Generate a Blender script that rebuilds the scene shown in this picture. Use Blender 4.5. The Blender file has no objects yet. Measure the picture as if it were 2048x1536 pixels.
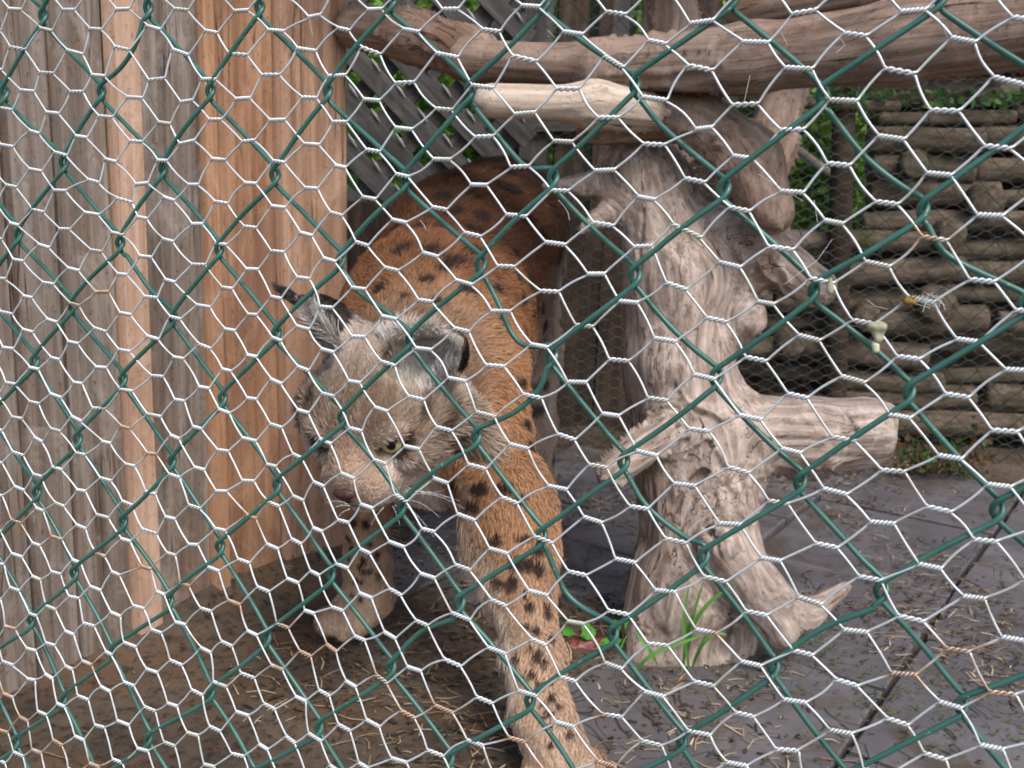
import bpy, bmesh, math, random
import numpy as np
from mathutils import Vector, Matrix
random.seed(7); rng = np.random.default_rng(11)
scene = bpy.context.scene
C = scene.collection
# ------------------------------------------------------------------ camera, sky, sun, exposure
F_PX = 2000.0; CAM_H = 0.70
G = np.array([-.035, .977, .208]); G /= np.linalg.norm(G)          # gravity seen from the camera (x right, y down, z forward)
yw = np.array([0, 0, 1.]) - G[2]*G; yw /= np.linalg.norm(yw); xw = np.cross(yw, -G)
M = np.array([xw, yw, -G])                                           # camera frame -> world
CAM = np.array([0, 0, CAM_H])
def ray(px, py): return M @ np.array([(px-1024)/F_PX, (py-768)/F_PX, 1.0])
def P(px, py, D): return CAM + ray(px, py)*D
def PG(px, py, z=0.0):
    v = ray(px, py); return CAM + v*((CAM_H-z)/-v[2])
cam = bpy.data.cameras.new('camera'); cam.sensor_width = 36; cam.lens = F_PX/2048*36
cam.clip_start = 0.02; cam.clip_end = 200
cam.dof.use_dof = True; cam.dof.focus_distance = 0.52; cam.dof.aperture_fstop = 27
co = bpy.data.objects.new('camera', cam); C.objects.link(co)
R = Matrix([list(r) for r in np.array([M@np.array([1, 0, 0]), M@np.array([0, -1, 0]), M@np.array([0, 0, -1])]).T])
co.matrix_world = Matrix.Translation(Vector(CAM)) @ R.to_4x4()
scene.camera = co
world = bpy.data.worlds.new('World'); scene.world = world; world.use_nodes = True
wn = world.node_tree; bg = wn.nodes['Background']; bg.inputs[1].default_value = 0.15
sky = wn.nodes.new('ShaderNodeTexSky'); sky.sky_type = 'NISHITA'; sky.sun_disc = False
SUN_EL, SUN_AZ = math.radians(52), math.radians(152)                # azimuth clockwise from +y; light comes over the viewer's shoulder
sky.sun_elevation = SUN_EL; sky.sun_rotation = SUN_AZ; sky.air_density = 1.0; sky.dust_density = 3.0; sky.ozone_density = 1.0
wn.links.new(sky.outputs[0], bg.inputs[0])
sl = bpy.data.lights.new('sun', 'SUN'); sl.energy = 1.35; sl.angle = math.radians(18); sl.color = (1, .96, .9)
so = bpy.data.objects.new('sun', sl); C.objects.link(so)
sd = Vector((math.sin(SUN_AZ)*math.cos(SUN_EL), math.cos(SUN_AZ)*math.cos(SUN_EL), math.sin(SUN_EL)))
so.rotation_euler = sd.to_track_quat('Z', 'Y').to_euler(); so.location = (0, -3, 5)
scene.view_settings.view_transform = 'Standard'; scene.view_settings.look = 'None'
scene.view_settings.exposure = 0.68; scene.view_settings.gamma = 1.0
scene.render.engine = 'CYCLES'
# ------------------------------------------------------------------ helpers
def tag(o, label=None, cat=None, group=None, kind=None):
    if label: o['label'] = label
    if cat: o['category'] = cat
    if group: o['group'] = group
    if kind: o['kind'] = kind
    return o
def empty(name, loc, label=None, cat=None, group=None):
    o = bpy.data.objects.new(name, None); C.objects.link(o); o.location = Vector(loc); o.empty_display_size = .05
    return tag(o, label, cat, group)
def mesh_np(name, V, F, mat, parent=None, smooth=True, attrs=None, origin=None):
    """V (n,3) world coords, F (m,k) int array or list of arrays of equal-k faces"""
    V = np.asarray(V, dtype=np.float32)
    org = np.array(origin if origin is not None else (0, 0, 0), dtype=np.float32)
    me = bpy.data.meshes.new(name)
    if not isinstance(F, list): F = [F]
    F = [np.asarray(f, dtype=np.int32) for f in F if len(f)]
    nl = sum(f.size for f in F); nf = sum(len(f) for f in F)
    me.vertices.add(len(V)); me.vertices.foreach_set('co', (V-org).ravel())
    me.loops.add(nl); me.loops.foreach_set('vertex_index', np.concatenate([f.ravel() for f in F]))
    tot = np.concatenate([np.full(len(f), f.shape[1], np.int32) for f in F])
    st = np.concatenate([[0], np.cumsum(tot)[:-1]]).astype(np.int32)
    me.polygons.add(nf); me.polygons.foreach_set('loop_start', st); me.polygons.foreach_set('loop_total', tot)
    me.polygons.foreach_set('use_smooth', np.full(nf, smooth))
    me.update(calc_edges=True)
    if attrs:
        for k, a in attrs.items():
            a = np.asarray(a, dtype=np.float32)
            if a.shape[1] == 4:
                at = me.attributes.new(k, 'FLOAT_COLOR', 'POINT'); at.data.foreach_set('color', a.ravel())
            else:
                at = me.attributes.new(k, 'FLOAT_VECTOR', 'POINT'); at.data.foreach_set('vector', a.ravel())
    me.materials.append(mat)
    o = bpy.data.objects.new(name, me); C.objects.link(o)
    if parent is not None:
        o.parent = parent; o.location = Vector(org) - parent.location
    else: o.location = Vector(org)
    return o
def hash3(ix, iy, iz):
    h = (ix*374761393 + iy*668265263 + iz*2147483647*0 + iz*1274126177) & 0xffffffff
    h = ((h ^ (h >> 13))*1274126177) & 0xffffffff
    h = h ^ (h >> 16)
    return (h & 0xffff)/32768.0 - 1.0
def noise(p):
    p = np.asarray(p, dtype=np.float64); i = np.floor(p).astype(np.int64); f = p-i; f = f*f*(3-2*f)
    r = 0
    for dx in (0, 1):
        for dy in (0, 1):
            for dz in (0, 1):
                w = (f[..., 0] if dx else 1-f[..., 0])*(f[..., 1] if dy else 1-f[..., 1])*(f[..., 2] if dz else 1-f[..., 2])
                r = r + w*hash3(i[..., 0]+dx, i[..., 1]+dy, i[..., 2]+dz)
    return r
def fbm(p, n=4):
    s = 0; a = .5; p = np.asarray(p, float)
    for k in range(n): s = s + a*noise(p + 17.3*k); p = p*2.03; a *= .5
    return s
def tube(path, rad, sides=6, col=None):
    """swept tube; path (n,3), rad scalar or (n,) -> V, F(quads)"""
    path = np.asarray(path, float); n = len(path)
    rad = np.full(n, rad) if np.isscalar(rad) else np.asarray(rad)
    t = np.gradient(path, axis=0); t /= np.linalg.norm(t, axis=1)[:, None]+1e-12
    ref = np.array([.12, .31, .94]); u = np.cross(t, ref); u /= np.linalg.norm(u, axis=1)[:, None]+1e-12
    for i in range(1, n):
        a = u[i-1]-(u[i-1]@t[i])*t[i]; l = np.linalg.norm(a)
        if l > 1e-6: u[i] = a/l
    v = np.cross(t, u)
    ang = np.arange(sides)*2*math.pi/sides
    V = path[:, None] + rad[:, None, None]*(np.cos(ang)[None, :, None]*u[:, None] + np.sin(ang)[None, :, None]*v[:, None])
    V = V.reshape(-1, 3)
    i = np.arange(n-1)[:, None]*sides; j = np.arange(sides)[None]; k = (j+1) % sides
    Fq = np.stack([i+j, i+k, i+sides+k, i+sides+j], -1).reshape(-1, 4)
    return V, Fq
def cap_faces(n, sides):
    return [list(range(sides))[::-1], [ (n-1)*sides + s for s in range(sides)]]
class MB:
    def __init__(s): s.V = []; s.F = {}; s.n = 0; s.A = []
    def add(s, V, F, a=None):
        V = np.asarray(V, float); F = np.asarray(F)
        s.V.append(V); s.F.setdefault(F.shape[1], []).append(F+s.n); s.n += len(V)
        if a is not None: s.A.append(np.broadcast_to(a, (len(V), 4)))
    def build(s, name, mat, parent=None, smooth=True, origin=None, attr=None, attrs=None):
        at = dict(attrs or {})
        if s.A: at[attr or 'col'] = np.concatenate(s.A)
        return mesh_np(name, np.concatenate(s.V), [np.concatenate(f) for f in s.F.values()], mat, parent, smooth, at, origin)
# ---- materials
def nmat(name, rough=.8, spec=.3):
    m = bpy.data.materials.new(name); m.use_nodes = True; nt = m.node_tree
    b = nt.nodes['Principled BSDF']; b.inputs['Roughness'].default_value = rough
    b.inputs['Specular IOR Level'].default_value = spec
    return m, nt, b
def N(nt, t, **kw):
    n = nt.nodes.new(t)
    for k, v in kw.items(): setattr(n, k, v)
    return n
def ramp(nt, fac, stops):
    r = N(nt, 'ShaderNodeValToRGB'); e = r.color_ramp.elements
    e[0].position = stops[0][0]; e[0].color = (*stops[0][1], 1); e[1].position = stops[-1][0]; e[1].color = (*stops[-1][1], 1)
    for p, c in stops[1:-1]:
        q = e.new(p); q.color = (*c, 1)
    nt.links.new(fac, r.inputs[0]); return r.outputs[0]
def noise_tex(nt, vec, scale, detail=5, rough=.6, dist=0.0):
    n = N(nt, 'ShaderNodeTexNoise'); n.inputs['Scale'].default_value = scale; n.inputs['Detail'].default_value = detail
    n.inputs['Roughness'].default_value = rough; n.inputs['Distortion'].default_value = dist
    nt.links.new(vec, n.inputs['Vector']); return n.outputs['Fac']
def mapping(nt, vec, sc, rnd=False):
    mp = N(nt, 'ShaderNodeMapping'); mp.inputs['Scale'].default_value = sc; nt.links.new(vec, mp.inputs['Vector'])
    if rnd:
        oi = N(nt, 'ShaderNodeObjectInfo'); mu = N(nt, 'ShaderNodeMath', operation='MULTIPLY'); mu.inputs[1].default_value = 37.0
        nt.links.new(oi.outputs['Random'], mu.inputs[0]); cb = N(nt, 'ShaderNodeCombineXYZ')
        for i in range(3): nt.links.new(mu.outputs[0], cb.inputs[i])
        nt.links.new(cb.outputs[0], mp.inputs['Location'])
    return mp.outputs[0]
def mix(nt, a, b, fac, mode='MIX'):
    m = N(nt, 'ShaderNodeMix', data_type='RGBA', blend_type=mode)
    if isinstance(fac, float): m.inputs[0].default_value = fac
    else: nt.links.new(fac, m.inputs[0])
    for s, x in ((6, a), (7, b)):
        if isinstance(x, tuple): m.inputs[s].default_value = (*x, 1)
        else: nt.links.new(x, m.inputs[s])
    return m.outputs[2]
def bump(nt, b, h, strength=.4, dist=.01):
    bp = N(nt, 'ShaderNodeBump'); bp.inputs['Strength'].default_value = strength; bp.inputs['Distance'].default_value = dist
    nt.links.new(h, bp.inputs['Height']); nt.links.new(bp.outputs[0], b.inputs['Normal'])
def mathn(nt, op, a, b_=None):
    m = N(nt, 'ShaderNodeMath', operation=op)
    for i, x in enumerate((a, b_)):
        if x is None: continue
        if isinstance(x, (int, float)): m.inputs[i].default_value = x
        else: nt.links.new(x, m.inputs[i])
    return m.outputs[0]
def wood_mat(name, dark, mid, light, along=(60, 60, 3.0), stain=None, rough=.85, crack=True, attr=None, knot=True):
    m, nt, b = nmat(name, rough, .2)
    if attr:
        a = N(nt, 'ShaderNodeAttribute'); a.attribute_name = attr; src = a.outputs['Vector']
        tc2 = N(nt, 'ShaderNodeTexCoord').outputs['Object']
    else: src = tc2 = N(nt, 'ShaderNodeTexCoord').outputs['Object']
    g = mapping(nt, src, along, rnd=attr is None)
    n1 = noise_tex(nt, g, 1.0, 8, .68, .4)
    n2 = noise_tex(nt, mapping(nt, tc2, (7, 7, 4), rnd=attr is None), 1.0, 5, .6)
    n3 = noise_tex(nt, mapping(nt, tc2, (160, 160, 120)), 1.0, 3, .7)
    c = ramp(nt, n1, [(.28, dark), (.5, mid), (.72, light)])
    c = mix(nt, c, stain or tuple(x*.45 for x in mid), ramp(nt, n2, [(.5, (0, 0, 0)), (.72, (.75, .75, .75))]))
    n4 = noise_tex(nt, mapping(nt, tc2, (14, 14, 9), rnd=attr is None), 1.0, 6, .7, .8)
    c = mix(nt, c, tuple(min(1, x*1.25) for x in light), ramp(nt, n4, [(.52, (0, 0, 0)), (.7, (.55, .55, .55))]))
    c = mix(nt, c, tuple(x*.5 for x in dark), ramp(nt, n3, [(.3, (.6, .6, .6)), (.42, (0, 0, 0))]))
    h = n1
    if crack:
        g2 = mapping(nt, src, tuple(x*.55 for x in along), rnd=attr is None)
        n5 = noise_tex(nt, g2, 1.0, 3, .5, .3)
        ck = mathn(nt, 'ABSOLUTE', mathn(nt, 'SUBTRACT', n5, .5))
        cm = ramp(nt, ck, [(.0, (1, 1, 1)), (.012, (0, 0, 0))])
        n6 = noise_tex(nt, mapping(nt, tc2, (6, 6, 4)), 1.0, 2, .5)
        cm2 = mathn(nt, 'MULTIPLY', cm, ramp(nt, n6, [(.48, (0, 0, 0)), (.56, (1, 1, 1))]))
        c = mix(nt, c, (.025, .018, .014), cm2)
        h = mathn(nt, 'SUBTRACT', n1, mathn(nt, 'MULTIPLY', cm2, .8))
    nt.links.new(c, b.inputs['Base Color']); bump(nt, b, h, .5, .004)
    return m
def simple_mat(name, c1, c2, scale=20, rough=.8, spec=.3, bs=.3, bd=.003, rnd=True):
    m, nt, b = nmat(name, rough, spec); tc = N(nt, 'ShaderNodeTexCoord').outputs['Object']
    n1 = noise_tex(nt, mapping(nt, tc, (scale,)*3, rnd=rnd), 1.0, 6, .65)
    nt.links.new(ramp(nt, n1, [(.3, c1), (.7, c2)]), b.inputs['Base Color']); bump(nt, b, n1, bs, bd); return m
def attr_mat(name, attr='col', rough=.8, spec=.3, trans=0.0, nscale=None, metallic=0.0):
    m, nt, b = nmat(name, rough, spec); a = N(nt, 'ShaderNodeAttribute'); a.attribute_name = attr
    c = a.outputs['Color']
    if nscale:
        tc = N(nt, 'ShaderNodeTexCoord').outputs['Object']
        n1 = noise_tex(nt, mapping(nt, tc, (nscale,)*3), 1.0, 5, .6)
        c = mix(nt, c, ramp(nt, n1, [(.3, (.5, .5, .5)), (.7, (1, 1, 1))]), 0.8, 'MULTIPLY'); bump(nt, b, n1, .3, .002)
    nt.links.new(c, b.inputs['Base Color']); b.inputs['Metallic'].default_value = metallic
    if trans:
        tl = N(nt, 'ShaderNodeBsdfTranslucent'); nt.links.new(c, tl.inputs[0]); mx = N(nt, 'ShaderNodeMixShader'); mx.inputs[0].default_value = trans
        nt.links.new(b.outputs[0], mx.inputs[1]); nt.links.new(tl.outputs[0], mx.inputs[2]); nt.links.new(mx.outputs[0], nt.nodes['Material Output'].inputs[0])
    return m
# ---- implicit surfaces: smooth union of rounded limbs and ellipsoids, meshed with surface nets
def cap(a, b, ra, rb, k=.03): return ('c', np.array(a, float), np.array(b, float), ra, rb, k)
def ell(c, rad, axes=None, k=.03): return ('e', np.array(c, float), np.array(rad, float), np.eye(3) if axes is None else np.array(axes, float), 0, k)
def sdf_prim(p, X):
    if p[0] == 'c':
        a, b, ra, rb = p[1:5]; ab = b-a; L = ab@ab
        t = np.clip(((X-a)@ab)/L, 0, 1); return np.linalg.norm(X-a-t[..., None]*ab, axis=-1)-(ra+(rb-ra)*t)
    c, r, A = p[1:4]; q = (X-c)@A.T; k0 = np.linalg.norm(q/r, axis=-1); k1 = np.linalg.norm(q/(r*r), axis=-1)
    return k0*(k0-1)/np.maximum(k1, 1e-9)
def prim_box(p):
    if p[0] == 'c':
        m = max(p[3], p[4]); return np.minimum(p[1], p[2])-m, np.maximum(p[1], p[2])+m
    e = np.sqrt(((p[3]*p[2][:, None])**2).sum(0)); return p[1]-e, p[1]+e
def smin(a, b, k):
    h = np.clip(.5+.5*(b-a)/k, 0, 1); return b*(1-h)+a*h-k*h*(1-h)
def smax(a, b, k): return -smin(-a, -b, k)
def implicit(prims, cell, cuts=(), post=None):
    lo = np.min([prim_box(p)[0] for p in prims], 0)-cell*4; hi = np.max([prim_box(p)[1] for p in prims], 0)+cell*4
    n = np.ceil((hi-lo)/cell).astype(int)+1
    Fd = np.full(n, .2, dtype=np.float32)
    def region(p, pad):
        a, b = prim_box(p); i0 = np.maximum(((a-pad-lo)/cell).astype(int), 0); i1 = np.minimum(((b+pad-lo)/cell).astype(int)+2, n)
        ax = [lo[d]+cell*np.arange(i0[d], i1[d]) for d in range(3)]
        return tuple(slice(i0[d], i1[d]) for d in range(3)), np.stack(np.meshgrid(*ax, indexing='ij'), -1)
    for p in prims:
        s, X = region(p, p[5]+cell*3); Fd[s] = smin(Fd[s], sdf_prim(p, X), p[5])
    for p in cuts:
        s, X = region(p, p[5]+cell*3); Fd[s] = smax(Fd[s], -sdf_prim(p, X), p[5])
    if post is not None:
        m = np.abs(Fd) < cell*6; idx = np.argwhere(m); Fd[m] += post(lo+idx*cell)
    ins = Fd < 0
    nx, ny, nz = n
    acc = np.zeros((nx-1, ny-1, nz-1, 3), np.float32); cnt = np.zeros((nx-1, ny-1, nz-1), np.int32)
    for ax in range(3):
        a = [slice(None)]*3; b = [slice(None)]*3; a[ax] = slice(0, -1); b[ax] = slice(1, None)
        f0 = Fd[tuple(a)]; f1 = Fd[tuple(b)]; cr = np.argwhere(ins[tuple(a)] != ins[tuple(b)])
        v0 = f0[tuple(cr.T)]; v1 = f1[tuple(cr.T)]; pos = cr.astype(np.float32); pos[:, ax] += v0/(v0-v1)
        o1, o2 = [d for d in range(3) if d != ax]
        for d1 in (0, -1):
            for d2 in (0, -1):
                c = cr.copy(); c[:, o1] += d1; c[:, o2] += d2
                np.add.at(acc, tuple(c.T), pos); np.add.at(cnt, tuple(c.T), 1)
    cells = np.argwhere(cnt > 0); vid = np.full(cnt.shape, -1, np.int64); vid[tuple(cells.T)] = np.arange(len(cells))
    V = lo + cell*acc[tuple(cells.T)]/cnt[tuple(cells.T)][:, None]
    Fs = []
    for ax in range(3):
        a = [slice(None)]*3; b = [slice(None)]*3; a[ax] = slice(0, -1); b[ax] = slice(1, None)
        cr = np.argwhere(ins[tuple(a)] != ins[tuple(b)]); flip = ins[tuple(a)][tuple(cr.T)]
        o1, o2 = (ax+1) % 3, (ax+2) % 3
        q = []
        for d1, d2 in ((0, 0), (-1, 0), (-1, -1), (0, -1)):
            c = cr.copy(); c[:, o1] += d1; c[:, o2] += d2; q.append(vid[tuple(c.T)])
        q = np.stack(q, -1); q[~flip] = q[~flip][:, ::-1]
        Fs.append(q[:, ::-1])
    Fq = np.concatenate(Fs)
    return V, Fq
def vnormals(V, F):
    n = np.cross(V[F[:, 2]]-V[F[:, 0]], V[F[:, 3]]-V[F[:, 1]]); o = np.zeros_like(V)
    for k in range(4): np.add.at(o, F[:, k], n)
    return o/(np.linalg.norm(o, axis=1)[:, None]+1e-12)
def relax(V, F, it=3, lam=.5):
    e = np.concatenate([F[:, [0, 1]], F[:, [1, 2]], F[:, [2, 3]], F[:, [3, 0]]]); 
    for _ in range(it):
        s = np.zeros_like(V); c = np.zeros(len(V)); np.add.at(s, e[:, 0], V[e[:, 1]]); np.add.at(c, e[:, 0], 1)
        np.add.at(s, e[:, 1], V[e[:, 0]]); np.add.at(c, e[:, 1], 1); V = V+lam*(s/c[:, None]-V)
    return V
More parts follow.
